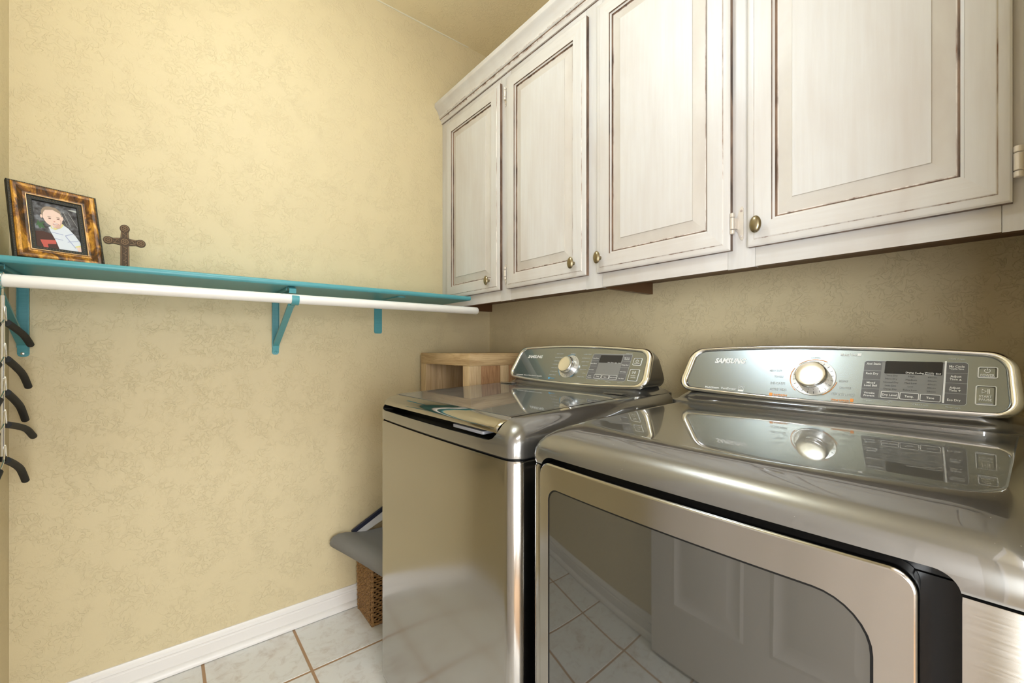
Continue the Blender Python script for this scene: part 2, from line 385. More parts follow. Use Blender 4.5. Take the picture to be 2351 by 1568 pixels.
# ------------------------------------------------------------------ wall shelf, brackets, rod
SY = 1.622
sh = empty('wall_shelf', (0.36, YA, 1.3525), 'teal painted wooden shelf on iron brackets along the back wall', 'shelf')
xs0, xs1 = XC + .002, 1.074
prof = [(SY + .006, 1.3525), (YA - .001, 1.3525), (YA - .001, 1.3705), (SY + .006, 1.3705)] + [(SY + .006 + .0075 * math.cos(R(a)), 1.3615 + .009 * math.sin(R(a))) for a in range(105, 260, 15)]
MB().loft([[(x, y, z) for y, z in prof] for x in (xs0, xs1)], 0, True, True).build('shelf_board', TEAL, sh)
def bracket(bx):
    w = .0125
    b = MB()
    # channel plate on the wall with rounded foot, arm under the board
    b.prism(rrect(bx - w, bx + w, 1.112, 1.352, (.010, .010, .001, .001), 5), lambda a, c, d: (a, d, c), YA - .0008, YA - .004)
    b.box(bx - w, bx - w + .0025, YA - .012, YA - .002, 1.14, 1.350); b.box(bx + w - .0025, bx + w, YA - .012, YA - .002, 1.14, 1.350)
    b.box(bx - w, bx + w, SY + .045, YA - .004, 1.349, 1.3522); b.box(bx - w, bx - w + .0025, SY + .05, YA - .004, 1.341, 1.350); b.box(bx + w - .0025, bx + w, SY + .05, YA - .004, 1.341, 1.350)
    o = b.build('bracket', TEAL, sh)
    # brace from the foot of the plate up to the rod hook
    path = [(YA - .006, 1.122), (YA - .010, 1.14), (YA - .014, 1.150), (SY + .045, 1.284), (SY + .026, 1.290)]
    b = MB(); rings = []
    for i, (y, z) in enumerate(path):
        p0 = path[max(i - 1, 0)]; p1 = path[min(i + 1, len(path) - 1)]
        t = Vector((p1[0] - p0[0], p1[1] - p0[1])).normalized(); nx, nz = -t.y, t.x
        hw = .0105 if i in (1, 2, 3) else .011
        rings.append([(bx - hw, y - nx * .003, z - nz * .003), (bx - hw, y + nx * .004, z + nz * .004), (bx + hw, y + nx * .004, z + nz * .004), (bx + hw, y - nx * .003, z - nz * .003)])
    b.loft(rings, 0, True, True)
    # J hook cupping the rod from below and in front, and the strap from the arm
    ry, rz = 1.63, 1.308
    rings = []
    for a in range(150, 351, 20):
        rings.append([(bx - s * .0115 + .006, ry - math.cos(R(a - 180)) * q, rz + math.sin(R(a)) * q * 1.0) for s, q in ((1, .0172), (1, .0215), (-1, .0215), (-1, .0172))])
    b.loft(rings, 0, True, True)
    strap = [(SY + .05, 1.347), (SY + .018, 1.345), (SY + .006, 1.338), (SY + .010, 1.328)]
    b.loft([[(bx - .011, y, z), (bx - .011, y, z + .005), (bx + .011, y, z + .005), (bx + .011, y, z)] for y, z in strap], 0, True, True)
    b.build('brace', TEAL, o)
    b = MB(); b.loft(lathe((bx, YA - .0125, 1.122), (0, -1, 0), [(0, .0045), (.002, .0042), (.003, .002)], 12), 0, True, True)
    b.build('screw', CHROME if bx < 0 else TEAL, o)
bracket(-0.329); bracket(0.345)
# the plain angle bracket without a brace
b = MB()
b.prism(rrect(.748, .784, 1.205, 1.352, (.008, .008, .001, .001), 5), lambda a, c, d: (a, d, c), YA - .0008, YA - .0045)
b.prism(rrect(.748, .784, 1.668, YA - .004, (.012, .012, .001, .001), 5), lambda a, c, d: (a, c, d), 1.3475, 1.3522)
b.build('bracket', TEAL, sh)

rod = MB()
pr = [(xs0, .0165), (1.108, .0165), (1.1125, .0155), (1.1155, .0125)]
rod.loft([[(x, 1.63 + r * math.cos(R(k * 15)), 1.308 + r * math.sin(R(k * 15))) for k in range(24)] for x, r in pr], 0, True, True)
tag(rod.build('closet_rod', PVC, None, (0.36, 1.63, 1.2915)), 'white round closet rod in the brackets below the teal shelf', 'rod')

# ------------------------------------------------------------------ tiered trouser hanger at the left end of the rod
HXp = -0.313
hg = empty('trouser_hanger', (HXp, 1.63, 1.308), 'chrome tiered trouser hanger with black foam arms hanging from the white rod', 'hanger')
b = MB()
b.tube([(HXp, 1.63, .862), (HXp, 1.63, 1.27)], .0042, 10)
b.build('post', CHROME, hg)
b = MB(); pts = [(HXp, 1.63, 1.265)]
pts += [(HXp, 1.63 - .0195 * math.sin(R(a)), 1.308 - .0195 * math.cos(R(a))) for a in range(0, 231, 15)]
b.tube(pts, .0021, 8); b.build('hook', CHROME, hg)
b = MB(); b.loft(lathe((HXp, 1.63, .856), (0, 0, 1), [(0, .006), (.001, .0075), (.012, .0075), (.013, .006)], 16), 0, True, True)
b.build('end_cap', BLACK, hg)
for z, ln, yaw, drop in ((1.203, .262, 0, .053), (1.111, .248, .4, .084), (1.027, .215, .6, .093), (.945, .285, -.4, .071), (.856, .222, .8, .098)):
    ca, sa = math.cos(R(yaw)), math.sin(R(yaw))
    Q = lambda d, zz: (HXp + .004 - sa * d, 1.63 + ca * d, zz)
    for sgn in (1, -1):
        b = MB(); b.tube([Q(0, z + .040), Q(sgn * .004, z + .036), Q(sgn * .010, z + .006), Q(sgn * .018, z), Q(sgn * .05, z - drop * .14)], .0019, 8)
        arm = b.build('arm_wire', CHROME, hg)
        b = MB(); b.tube([Q(sgn * ln * f, z - drop * g) for f, g in (((.06, .0),) if sgn > 0 else ()) + ((.27, .14),) * (sgn < 0) + ( (.32 if sgn < 0 else .2, .10 if sgn > 0 else .18), (.40, .25), (.62, .44), (.74, .57), (.83, .71), (.92, .87), (1, 1.02))], .0085, 12)
        b.build('foam_sleeve', FOAM, arm)

# ------------------------------------------------------------------ photo frame
FO = Vector((-0.2185, 1.7055, 1.3715)); ya, le = .3837, .3218
fr_r = Vector((math.cos(ya), math.sin(ya), 0)); fr_u = Vector((-math.sin(ya) * math.sin(le), math.cos(ya) * math.sin(le), math.cos(le))); fr_n = fr_r.cross(fr_u) * 1
if fr_n.y > 0: fr_n = -fr_n
FW, FH = .1807, .2326
FP = lambda a, c, d: FO + fr_r * (a - FW / 2) + fr_u * c + fr_n * d
pf = empty('photo_frame', FO, 'distressed gold picture frame leaning on the left end of the teal shelf', 'picture frame')
def fr(ins, d): return [FP(a, c, d) for a, c in ((ins, ins), (FW - ins, ins), (FW - ins, FH - ins), (ins, FH - ins))]
b = MB()
b.loft([fr(.002, -.014), fr(0, -.010), fr(0, .001), fr(.0015, .003), fr(.006, .003)], 0)
b.loft([fr(.006, .003), fr(.0065, .007), fr(.010, .0085), fr(.016, .0075), fr(.022, .004), fr(.028, .001), fr(.0325, .0005)], 1)
b.loft([fr(.0325, .0005), fr(.033, .003), fr(.0345, .003), fr(.0352, .001)], 2)
b.loft([fr(.0352, .001), fr(.036, -.001), fr(.0445, -.0015), fr(.0455, -.002), fr(.0455, -.008)], 0)
b.v += [tuple(p) for p in fr(.002, -.014)]; b.f.append(tuple(range(len(b.v) - 4, len(b.v)))); b.m.append(0)
b.build('frame_moulding', [FDARK, GOLD, FLIP], pf, smooth=20)
def bead_run(ins, d, rad, step, m, parent):
    b = MB()
    w, h = FW - 2 * ins, FH - 2 * ins
    pts = []
    for L, f in ((w, lambda t: (ins + t, ins)), (h, lambda t: (FW - ins, ins + t)), (w, lambda t: (FW - ins - t, FH - ins)), (h, lambda t: (ins, FH - ins - t))):
        k = int(L / step); pts += [f(L * i / k) for i in range(k)]
    for a, c in pts:
        ring = [[FP(a + r * math.cos(R(q * 72)), c + r * math.sin(R(q * 72)), d + hh) for q in range(5)] for hh, r in ((0, rad), (rad * .6, rad * .75), (rad * .85, rad * .2))]
        b.loft(ring, 0, False, True)
    o = b.build('bead_trim', m, parent, smooth=60, kind='stuff'); return o
bead_run(.0036, .003, .0016, .0046, FBEAD, pf)
bead_run(.0402, -.0014, .0020, .0058, FBEAD, pf)
# the print: a child in a striped shirt before a dark garden
def ell(cx, cy, rx, ry, n=28, a0=0, rot=0):
    return [(cx + rx * math.cos(R(a0 + 360 * k / n)) * math.cos(R(rot)) - ry * math.sin(R(a0 + 360 * k / n)) * math.sin(R(rot)), cy + rx * math.cos(R(a0 + 360 * k / n)) * math.sin(R(rot)) + ry * math.sin(R(a0 + 360 * k / n)) * math.cos(R(rot))) for k in range(n)]
PX0, PX1, PY0, PY1 = .0455, FW - .0455, .0455, FH - .0455
PW, PH = PX1 - PX0, PY1 - PY0
PM = []; pb = MB(); lay = [0]
def pm(name, c): m = mat(name, tuple(min(1, x * 0.85) for x in c), 0.7); bsdf(m).inputs['Specular IOR Level'].default_value = 0.15; PM.append(m); return len(PM) - 1
def poly(pts, mi):
    lay[0] += 1; d = -.0075 + lay[0] * .00007
    pb.add([FP(PX0 + min(max(a, 0), 1) * PW, PY0 + min(max(c, 0), 1) * PH, d) for a, c in pts], [tuple(range(len(pts)))], mi)
bgm = pm('print_garden', (.10, .105, .105))
_v = coords(PM[0], (60, 60, 60), 'World'); lk(PM[0], ramp(PM[0], noise(PM[0], _v, 1.2, 5), [(.3, (.035, .03, .03)), (.5, (.11, .105, .105)), (.72, (.24, .25, .27))]), bsdf(PM[0]).inputs['Base Color'])
mulch = pm('print_mulch', (.10, .055, .045)); brick = pm('print_brick', (.62, .14, .11)); leaf = pm('print_leaf', (.09, .17, .08))
skin = pm('print_skin', (.90, .67, .57)); shade = pm('print_skin_shade', (.74, .48, .39)); hair = pm('print_hair', (.36, .28, .21)); shirt = pm('print_shirt', (.76, .80, .86)); yell = pm('print_collar', (.80, .72, .30)); strp = pm('print_stripe', (.36, .40, .62)); feat = pm('print_features', (.22, .12, .10)); lite = pm('print_light', (.55, .56, .52)); blush = pm('print_lips', (.66, .30, .26)); teeth = pm('print_teeth', (.85, .82, .78))
poly([(0, 0), (1, 0), (1, 1), (0, 1)], bgm)
poly([(0, 0), (.6, 0), (.45, .30), (.2, .36), (0, .34)], mulch)
for lx, ly, lr in ((.10, .53, .035), (.16, .50, .045), (.12, .46, .04), (.20, .545, .025), (.07, .49, .025), (.19, .45, .03)): poly(ell(lx, ly, lr * 1.3, lr * .7, 10, 0, lx * 900), leaf)
poly([(.10, .17), (.44, .20), (.44, .115), (.13, .08)], brick); poly([(.14, .085), (.25, .10), (.26, .02), (.16, .0)], brick)
poly([(.78, .93), (1, .95), (1, .90)], lite)
for x0, x1 in ((.60, .74), (.68, .82), (.80, .98)):
    poly([(x0, .86), (x0 + .008, .86), (x1 + .006, .55), (x1, .55)], lite)
poly([(.38, .50), (.62, .58), (.76, .50), (.90, .36), (1.0, .22), (1.0, 0), (.50, 0), (.44, .18), (.34, .38), (.31, .46)], shirt)
poly([(.89, .115), (.96, .13), (1, .14), (1, 0), (.93, .0)], skin); poly([(.86, .12), (1, .16), (1, .13), (.87, .095)], yell)
for p in ([(.36, .37), (.62, .345), (.62, .333), (.365, .358)], [(.66, .335), (.85, .40), (.85, .388), (.66, .323)], [(.42, .24), (.60, .225), (.60, .214), (.42, .23)], [(.70, .20), (.96, .255), (.96, .244), (.70, .189)]): poly(p, strp)
poly([(.66, .32), (.68, .32), (.88, .08), (.86, .08)], strp)
poly([(.36, .52), (.40, .45), (.50, .49), (.62, .585), (.66, .56), (.60, .49), (.45, .42), (.36, .45)], yell)
poly([(.40, .55), (.58, .62), (.60, .55), (.48, .46), (.41, .47)], skin)
poly(ell(.41, .735, .235, .185, 30, 0, -12), hair)
poly(ell(.425, .685, .215, .195, 30, 0, -8), skin)
poly([(.20, .64), (.26, .66), (.40, .53), (.50, .49), (.60, .54), (.63, .62), (.62, .70), (.24, .72)], skin)
poly(ell(.175, .675, .025, .04, 14), skin); poly(ell(.645, .70, .018, .045, 14), skin)
poly([(.28, .83), (.44, .86), (.60, .80), (.62, .84), (.52, .91), (.36, .92), (.27, .88)], hair)
poly(ell(.52, .60, .10, .085, 20, 0, 20), shade); poly(ell(.46, .615, .13, .095, 20, 0, 0), skin); poly(ell(.42, .78, .15, .055, 20, 0, -8), skin)
poly([(.45, .50), (.54, .515), (.60, .56), (.56, .47), (.49, .455)], shade)
for ex in (.355, .54): poly(ell(ex, .655 + (ex - .35) * .05, .032, .011, 12), feat)
for ex in (.35, .545): poly(ell(ex, .69 + (ex - .35) * .05, .045, .007, 12), hair)
poly(ell(.45, .60, .022, .010, 10), blush); poly(ell(.475, .548, .070, .020, 14, 0, 4), blush); poly(ell(.475, .551, .055, .010, 12, 0, 4), teeth)
pb.build('photo_print', PM, pf, smooth=0)
# easel leg behind the frame
b = MB(); e0, e1 = .055, FW - .055
top = [FP(e0 + .012, .17, -.0145), FP(e1 - .012, .17, -.0145)]
ft = [Vector((p.x, p.y, 1.3715)) for p in (FP(e0, .0, -.085), FP(e1, .0, -.085))]
v = []
for p in (top[0], top[1], ft[1], ft[0]): v += [p, p + fr_n * -.003 + Vector((0, 0, .0001))]
b.add(v, [(0, 2, 4, 6), (1, 7, 5, 3), (0, 1, 3, 2), (2, 3, 5, 4), (4, 5, 7, 6), (6, 7, 1, 0)])
b.build('easel_leg', FDARK, pf, smooth=0)

# ------------------------------------------------------------------ ornate cross
CXx, CYy, CZ = -0.091, 1.72, 1.3706
cr = empty('cross', (CXx, CYy, CZ), 'brown cast iron cross standing beside the gold frame', 'cross')
hw = .0105; zc = .083
sil = []
def lobe(cx, cz, r, a0, a1, n=14): return [(cx + r * math.cos(R(a0 + (a1 - a0) * k / n)), cz + r * math.sin(R(a0 + (a1 - a0) * k / n))) for k in range(n + 1)]
L, T, q = .032, .040, .0098
sil = [(-hw, .002), (hw, .002), (hw * .92, zc - hw)] + [(L - .007, zc - hw * .78)] + lobe(L + .004, zc, q + .0015, -125, 125) + [(L - .007, zc + hw * .78), (hw * .92, zc + hw)]
sil += [(hw * .80, zc + T - .011)] + lobe(0, zc + T - .001, q + .0015, -35, 215) + [(-hw * .80, zc + T - .011), (-hw * .92, zc + hw), (-L + .007, zc + hw * .78)] + lobe(-L - .004, zc, q + .0015, 55, 305) + [(-L + .007, zc - hw * .78), (-hw * .92, zc - hw)]
CPt = lambda a, c, d: (CXx + a * 1.0, CYy - d, CZ + c)
b = MB(); b.prism(sil, CPt, 0, .008); b.build('cross_body', IRON, cr, smooth=30)
b = MB()
def torus(cx, cz, r, t):
    b.loft([[CPt(cx + (r + t * math.cos(R(k * 60))) * math.cos(R(a)), cz + (r + t * math.cos(R(k * 60))) * math.sin(R(a)), .008 + t * math.sin(R(k * 60))) for k in range(6)] for a in range(0, 361, 20)], 0)
for cx, cz in ((0, zc), (L + .004, zc), (-L - .004, zc), (0, zc + T - .001)):
    torus(cx, cz, .0078, .0013); torus(cx, cz, .0028, .0013)
    for k in range(6):
        a = R(k * 60); b.loft(lathe(CPt(cx + .0052 * math.cos(a), cz + .0052 * math.sin(a), .008), (0, -1, 0), [(0, .0013), (.0012, .0008)], 6), 0, False, True)
def rib(pts): b.tube([CPt(a, c, .0082) for a, c in pts], .0011, 6)
for s in (1, -1):
    rib([(s * .0085, .006), (s * .0080, zc - .013)]); rib([(s * .0070, zc + .012), (s * .0065, zc + T - .013)])
    for e in (1, -1): rib([(s * .012, zc + e * .0068), (s * (L - .007), zc + e * .006)])
    rib([(s * .012, zc), (s * .017, zc + .004), (s * .021, zc - .003), (s * .025, zc)])
for z0 in (.010, .030, .050):
    rib([(0, z0), (.004, z0 + .005), (0, z0 + .010), (-.004, z0 + .005), (0, z0)]); rib([(0, z0 + .010), (.004, z0 + .014), (-.003, z0 + .018)])
rib([(0, zc + .013), (.004, zc + .018), (-.004, zc + .023), (0, zc + .027)])
b.build('relief_ornament', RELIEF, cr, smooth=50)
MB().box(CXx - .015, CXx + .015, CYy - .018, CYy + .008, CZ - .0001, CZ + .0035, 0, .001).build('stand', IRON, cr)

# ------------------------------------------------------------------ wall cabinets
XF, XD = 1.105, 1.085            # face frame front, door front
ZB, ZTOP = 1.335, 2.36
cb = empty('wall_cabinet', (1.25, .94, ZB), 'long whitewashed wall cabinet with four raised panel doors above the machines', 'cabinet')
stiles = [(1.872, YA - .001), (1.384, 1.428), (.911, .955), (.447, .487), (YD + .001, .031)]
for i, (a, c) in enumerate(stiles):
    e = .0035 if 0 < i < 4 else 0
    MB().box(XF, XF + .019, a - (.012 if i < 4 else 0), c + (.012 if i else 0), ZB, ZTOP, 0, .0006, 1).build('stile', [CAB, BROWN], cb)
for i in range(4):
    y1 = stiles[i][0] - .0126; y0 = stiles[i + 1][1] + .0126
    MB().box(XF + .0004, XF + .019, y0, y1, ZB + .0012, 1.397, 0, .0006, 1).build('rail', [CABH, BROWN], cb)
    MB().box(XF + .0004, XF + .019, y0, y1, 2.225, ZTOP, 0, .0006).build('rail', CABH, cb)
for y0, y1 in ((1.905, YA - .001), (.905, .925), (YD + .001, YD + .02)):
    MB().box(XF + .0192, XB - .001, y0, y1, ZB + .002, ZTOP, 0, .0005).build('partition', BROWN, cb)
for y0, y1 in ((.926, 1.904), (YD + .021, .904)):
    MB().box(XF + .0192, XB - .001, y0, y1, 1.376, 1.390).build('bottom_board', BROWN, cb)
MB().box(XF + .0192, XB - .001, YD + .001, YA - .001, 2.3605, 2.372).build('top_board', BROWN, cb)
# crown moulding
CP = [(XF, 2.279), (1.0985, 2.279), (1.0975, 2.288), (1.0945, 2.294), (1.0915, 2.2965), (1.0900, 2.3000), (1.0870, 2.3015), (1.0850, 2.3045), (1.0855, 2.308), (1.083, 2.318), (1.0785, 2.3285), (1.0720, 2.3385), (1.0655, 2.3455), (1.0610, 2.3495), (1.0600, 2.352), (1.0600, 2.3695), (1.0615, 2.371), (XF, 2.371)]
cm = [0, 0, 0, 1, 2, 0, 0, 1, 0, 0, 0, 0, 0, 0, 0, 0, 0]
b = MB(); n = len(CP)
ys = [YD + .001, .4, .9, 1.4, YA - .001]
b.v = [(x, y, z) for y in ys for x, z in CP]
for j in range(len(ys) - 1):
    for i in range(n - 1):
        b.f.append((j * n + i, j * n + i + 1, (j + 1) * n + i + 1, (j + 1) * n + i)); b.m.append(cm[i])
b.f += [tuple(range(n)), tuple(range((len(ys) - 1) * n, len(ys) * n))]; b.m += [0, 0]
b.build('crown_moulding', [CABH, GLZ2, GLZ], cb, smooth=30)
MB().box(XF - .0012, XF, YD + .002, YA - .002, 2.2766, 2.279).build('glaze_line', GLZ, cb)

DZ0, DZ1 = 1.381, 2.246
def knob(y, z, door):
    b = MB(); c = (XD, y, z)
    rings = []
    for d, r in ((-.001, .007), (.004, .0055), (.010, .005), (.013, .0075), (.0145, .0125), (.016, .0138), (.0185, .0140), (.0200, .0128), (.0212, .0118), (.0225, .0105), (.0238, .007), (.0243, .002)):
        ez = 1.0 if r < .008 and d < .012 else 1.42
        rings.append([(XD - d, y + r * .92 * math.cos(R(k * 15)), z + r * ez * math.sin(R(k * 15))) for k in range(24)])
    b.loft(rings, 0, True, True); b.build('knob', KNOB, door, smooth=40)
def hinge(y, z, s, door):
    """s=+1: leaf to the +y side of the knuckle"""
    b = MB(); x = XD + .012
    for z0, z1 in ((z - .026, z - .0155), (z - .0145, z + .0145), (z + .0155, z + .026)):
        b.loft(lathe((x - .009, y, z0), (0, 0, 1), [(0, .0045), (.001, .0056), (z1 - z0 - .001, .0056), (z1 - z0, .0045)], 14), 0, True, True)
    poly = [(0, z - .014), (s * .006, z - .020), (s * .012, z - .038), (s * .0165, z - .042), (s * .0195, z - .036), (s * .0195, z + .036), (s * .0165, z + .042), (s * .012, z + .038), (s * .006, z + .020), (0, z + .014)]
    b.prism([(y + a, c) for a, c in poly], lambda a, c, d: (d, a, c), XF - .0002, XF - .0022)
    b.prism([(y + a, c) for a, c in ((0, z - .013), (s * .007, z - .013), (s * .007, z + .013), (0, z + .013))], lambda a, c, d: (d, a, c), XF - .0022, x - .006)
    for dz in (.031, -.031):
        b.loft(lathe((XF - .0022, y + s * .0145, z + dz), (-1, 0, 0), [(0, .0032), (.0012, .0026), (.0016, .001)], 10), 1, False, True)
    b.build('hinge', [HINGE, GLZ2], door, smooth=40)
def cab_door(y0, y1, ky, hy, hs):
    rect = lambda i, x: [(x, y0 + i, DZ0 + i), (x, y1 - i, DZ0 + i), (x, y1 - i, DZ1 - i), (x, y0 + i, DZ1 - i)]
    sq = [(0, XF - .0003, 1), (0, XD + .0065, 0), (.003, XD + .0045, 0), (.008, XD + .0030, 0), (.0155, XD + .0022, 2), (.0172, XD + .0004, 0), (.0185, XD, 0),
          (.0545, XD, 1), (.0552, XD + .0045, 0), (.0600, XD + .0065, 1), (.0615, XD + .0105, 1)]
    b = MB()
    rings = [rect(i, x) for i, x, m in sq]
    for k in range(len(sq) - 1):
        for e in range(4):
            base = len(b.v); a0, a1, c0, c1 = rings[k][e], rings[k][(e + 1) % 4], rings[k + 1][e], rings[k + 1][(e + 1) % 4]
            mi = {0: (0 if e % 2 else 3), 1: 1, 2: 2}[sq[k][2]]
            b.add([a0, a1, c1, c0], [(0, 1, 2, 3)], mi)
    b.v += rings[0]; b.f.append(tuple(range(len(b.v) - 4, len(b.v)))); b.m.append(1)
    me_door = weld(b, 'cabinet_door', [CAB, GLZ, GLZ2, CABH], cb)
    b = MB()
    sp = [(.0615, XD + .0105, 1), (.0640, XD + .0108, 3), (.0660, XD + .0105, 2), (.0955, XD + .0030, 2), (.0965, XD + .0012, 0)]
    rings = [rect(i, x) for i, x, m in sp]
    for k in range(len(sp) - 1):
        for e in range(4):
            b.add([rings[k][e], rings[k][(e + 1) % 4], rings[k + 1][(e + 1) % 4], rings[k + 1][e]], [(0, 1, 2, 3)], sp[k][2])
    b.add(rings[-1], [(0, 1, 2, 3)], 0)
    weld(b, 'raised_panel', [CAB, GLZ, SLOPE, GLZ2], me_door)
    knob(ky, 1.427, me_door)
    if hy is not None:
        for z in (1.445, 2.182): hinge(hy, z, hs, me_door)
    return me_door
def weld(b, name, mats, parent):
    o = b.build(name, mats, parent, smooth=20)
    bm = bmesh.new(); bm.from_mesh(o.data); bmesh.ops.remove_doubles(bm, verts=bm.verts, dist=1e-6); bmesh.ops.recalc_face_normals(bm, faces=bm.faces); bm.to_mesh(o.data); bm.free()
    o.data.set_sharp_from_angle(angle=R(14)); return o
cab_door(1.428, 1.866, 1.497, None, 0)
cab_door(.955, 1.384, 1.006, 1.389, 1)
cab_door(.487, .911, .892, .4805, -1)
cab_door(.031, .447, .420, .0245, -1)

# ------------------------------------------------------------------ oak tower shelf in the corner
TX0, TX1, TY0, TY1, TZ = .966, 1.385, 1.468, 1.892, 1.115
tw = empty('shelf_unit', ((TX0 + TX1) / 2, (TY0 + TY1) / 2, 0), 'pale oak open shelf tower in the corner behind the top-loading washer', 'shelf')
MB().box(TX0, TX1, TY0, TY1, TZ - .051, TZ, 0, .0012).build('top_panel', OAK_H, tw)
for y0, nm in ((TY0, 0), (TY1 - .050, 1)):
    xs = [TX0, TX0 + .058, TX0 + .158, TX0 + .204, TX0 + .30, TX1]
    pm_ = [OAK_V, OAK_D, OAK_V, OAK_D, OAK_V]
    for k in range(5):
        MB().box(xs[k], xs[k + 1] - .0004, y0, y0 + .05, 0.0, TZ - .0515, 0, .0007).build('side_board', pm_[k] if nm == 0 else OAK_V, tw)
MB().box(TX1 - .016, TX1, TY0 + .0505, TY1 - .0505, .002, TZ - .0515).build('back_panel', OAK_D, tw)
for z in (.0, .36, .71):
    MB().box(TX0 + .002, TX1 - .0165, TY0 + .0505, TY1 - .0505, z + .001, z + .031, 0, .001).build('shelf_board', OAK_H, tw)

# ------------------------------------------------------------------ wicker basket, grey pad and papers between washer and back wall
BX0, BX1, BY0, BY1, BH = .656, .93, 1.716, 1.885, .285
bk = empty('wicker_basket', ((BX0 + BX1) / 2, (BY0 + BY1) / 2, 0), 'brown woven wicker basket on the tile floor beside the washer', 'basket')
b = MB(); rows = 27; cells = []
per = []
def edge(x0, y0, x1, y1, nx, ny):
    L = math.hypot(x1 - x0, y1 - y0); k = max(2, round(L / .0125))
    for i in range(k): per.append((x0 + (x1 - x0) * i / k, y0 + (y1 - y0) * i / k, nx, ny))
edge(BX0, BY0, BX1, BY0, 0, -1); edge(BX1, BY0, BX1, BY1, 1, 0); edge(BX1, BY1, BX0, BY1, 0, 1); edge(BX0, BY1, BX0, BY0, -1, 0)
if len(per) % 2: per.pop()
for r in range(rows):
    z = .008 + r * (BH - .016) / (rows - 1)
    pts = []
    for i, (x, y, nx, ny) in enumerate(per):
        o = .0034 * (1 if (i + r) % 2 else -1); fl = .006 * (z / BH)
        pts.append((x + nx * (o + fl - .006), y + ny * (o + (fl if ny < 0 else 0) - .006), z + random.uniform(-.0008, .0008)))
    pts.append(pts[0]); b.tube(pts, .0043, 6, 0, False)
b.build('woven_side', WICK, bk, smooth=60, kind='stuff')
for x, y in ((BX0, BY0), (BX1, BY0), (BX1, BY1), (BX0, BY1)):
    b = MB()
    sx = 1 if x == BX0 else -1; sy = 1 if y == BY0 else -1
    b.tube([(x + sx * .006, y + sy * .006, .001), (x + sx * .003, y + sy * .003, BH)], .0065, 8)
    b.build('corner_post', WICK, bk)
for z in (.006, BH):
    MB().tube([(BX0 + .005, BY0 + .005, z), (BX1 - .005, BY0 + .005, z), (BX1 - .005, BY1 - .006, z), (BX0 + .005, BY1 - .006, z), (BX0 + .005, BY0 + .005, z)], .0062, 8).build('rim', WICK, bk)
MB().box(BX0 + .012, BX1 - .012, BY0 + .012, BY1 - .012, .004, .26).build('basket_shade_core', BLACK, bk)  # black box added inside as the shade seen between the strands
# a packet poking out of the basket on the washer side
pk = MB().box(.705, .86, BY0 - .034, BY0 - .012, 0.001, .245, 0, .003)
pk.box(.704, .705, BY0 - .032, BY0 - .014, .12, .20, 1)
tag(pk.build('paper_packet', [OFFW, PGRN], None, (.78, BY0 - .02, 0)), 'white paper packet with pale green print standing beside the wicker basket', 'packet')
# grey padded mat rolled over at its front edge
prof = [(-.010, .004), (-.018, .012), (-.022, .024), (-.018, .038), (-.006, .050), (.014, .056), (.045, .054), (.085, .044), (.13, .036), (.20, .034), (.30, .038)]
th = .016
rings = []
for k in range(13):
    t = k / 12; y = 1.900 - t * .400; x0 = .566 + .081 * t; zz = .286 - .004 * t + .004 * math.sin(t * 3)
    outer = [(x0 + px, y, zz + pz * (1 + .15 * t)) for px, pz in prof]
    inner = []
    for i, (px, pz) in enumerate(prof):
        a = prof[max(i - 1, 0)]; c = prof[min(i + 1, len(prof) - 1)]; d = Vector((c[0] - a[0], c[1] - a[1])).normalized()
        inner.append((x0 + px + d.y * th * .9, y, zz + pz * (1 + .15 * t) - d.x * th * .9))
    rings.append(outer + inner[::-1])
b = MB(); b.loft(rings, 0, True, True)
tag(b.build('padded_mat', GFAB, None, (.70, 1.73, .27), smooth=60), 'grey fabric padded mat with curled front edge lying over the wicker basket', 'mat')
# navy-edged white board leaning behind the mat
BO = lambda a, c, d: (.70 + a * .96 + d * .0, 1.905 - a * .30 - d, .335 + c + a * .34)
b = MB()
b.loft([[(x, 1.9140, z - .0095), (x, 1.9020, z - .0095), (x, 1.9020, z + .0095), (x, 1.9140, z + .0095)] for x, z in ((.640, .3275), (.90, .4615))], 0, True, True)
b.loft([[(.655, 1.9120, .300), (.655, 1.9030, .300), (.655, 1.9030, .3245), (.655, 1.9120, .3245)], [(.90, 1.9120, .40), (.90, 1.9030, .40), (.90, 1.9030, .4515), (.90, 1.9120, .4515)]], 1, True, True)
tag(b.build('lap_board', [NAVY, OFFW], None, (.76, 1.88, .31)), 'white board with navy blue edge standing behind the grey padded mat', 'board')

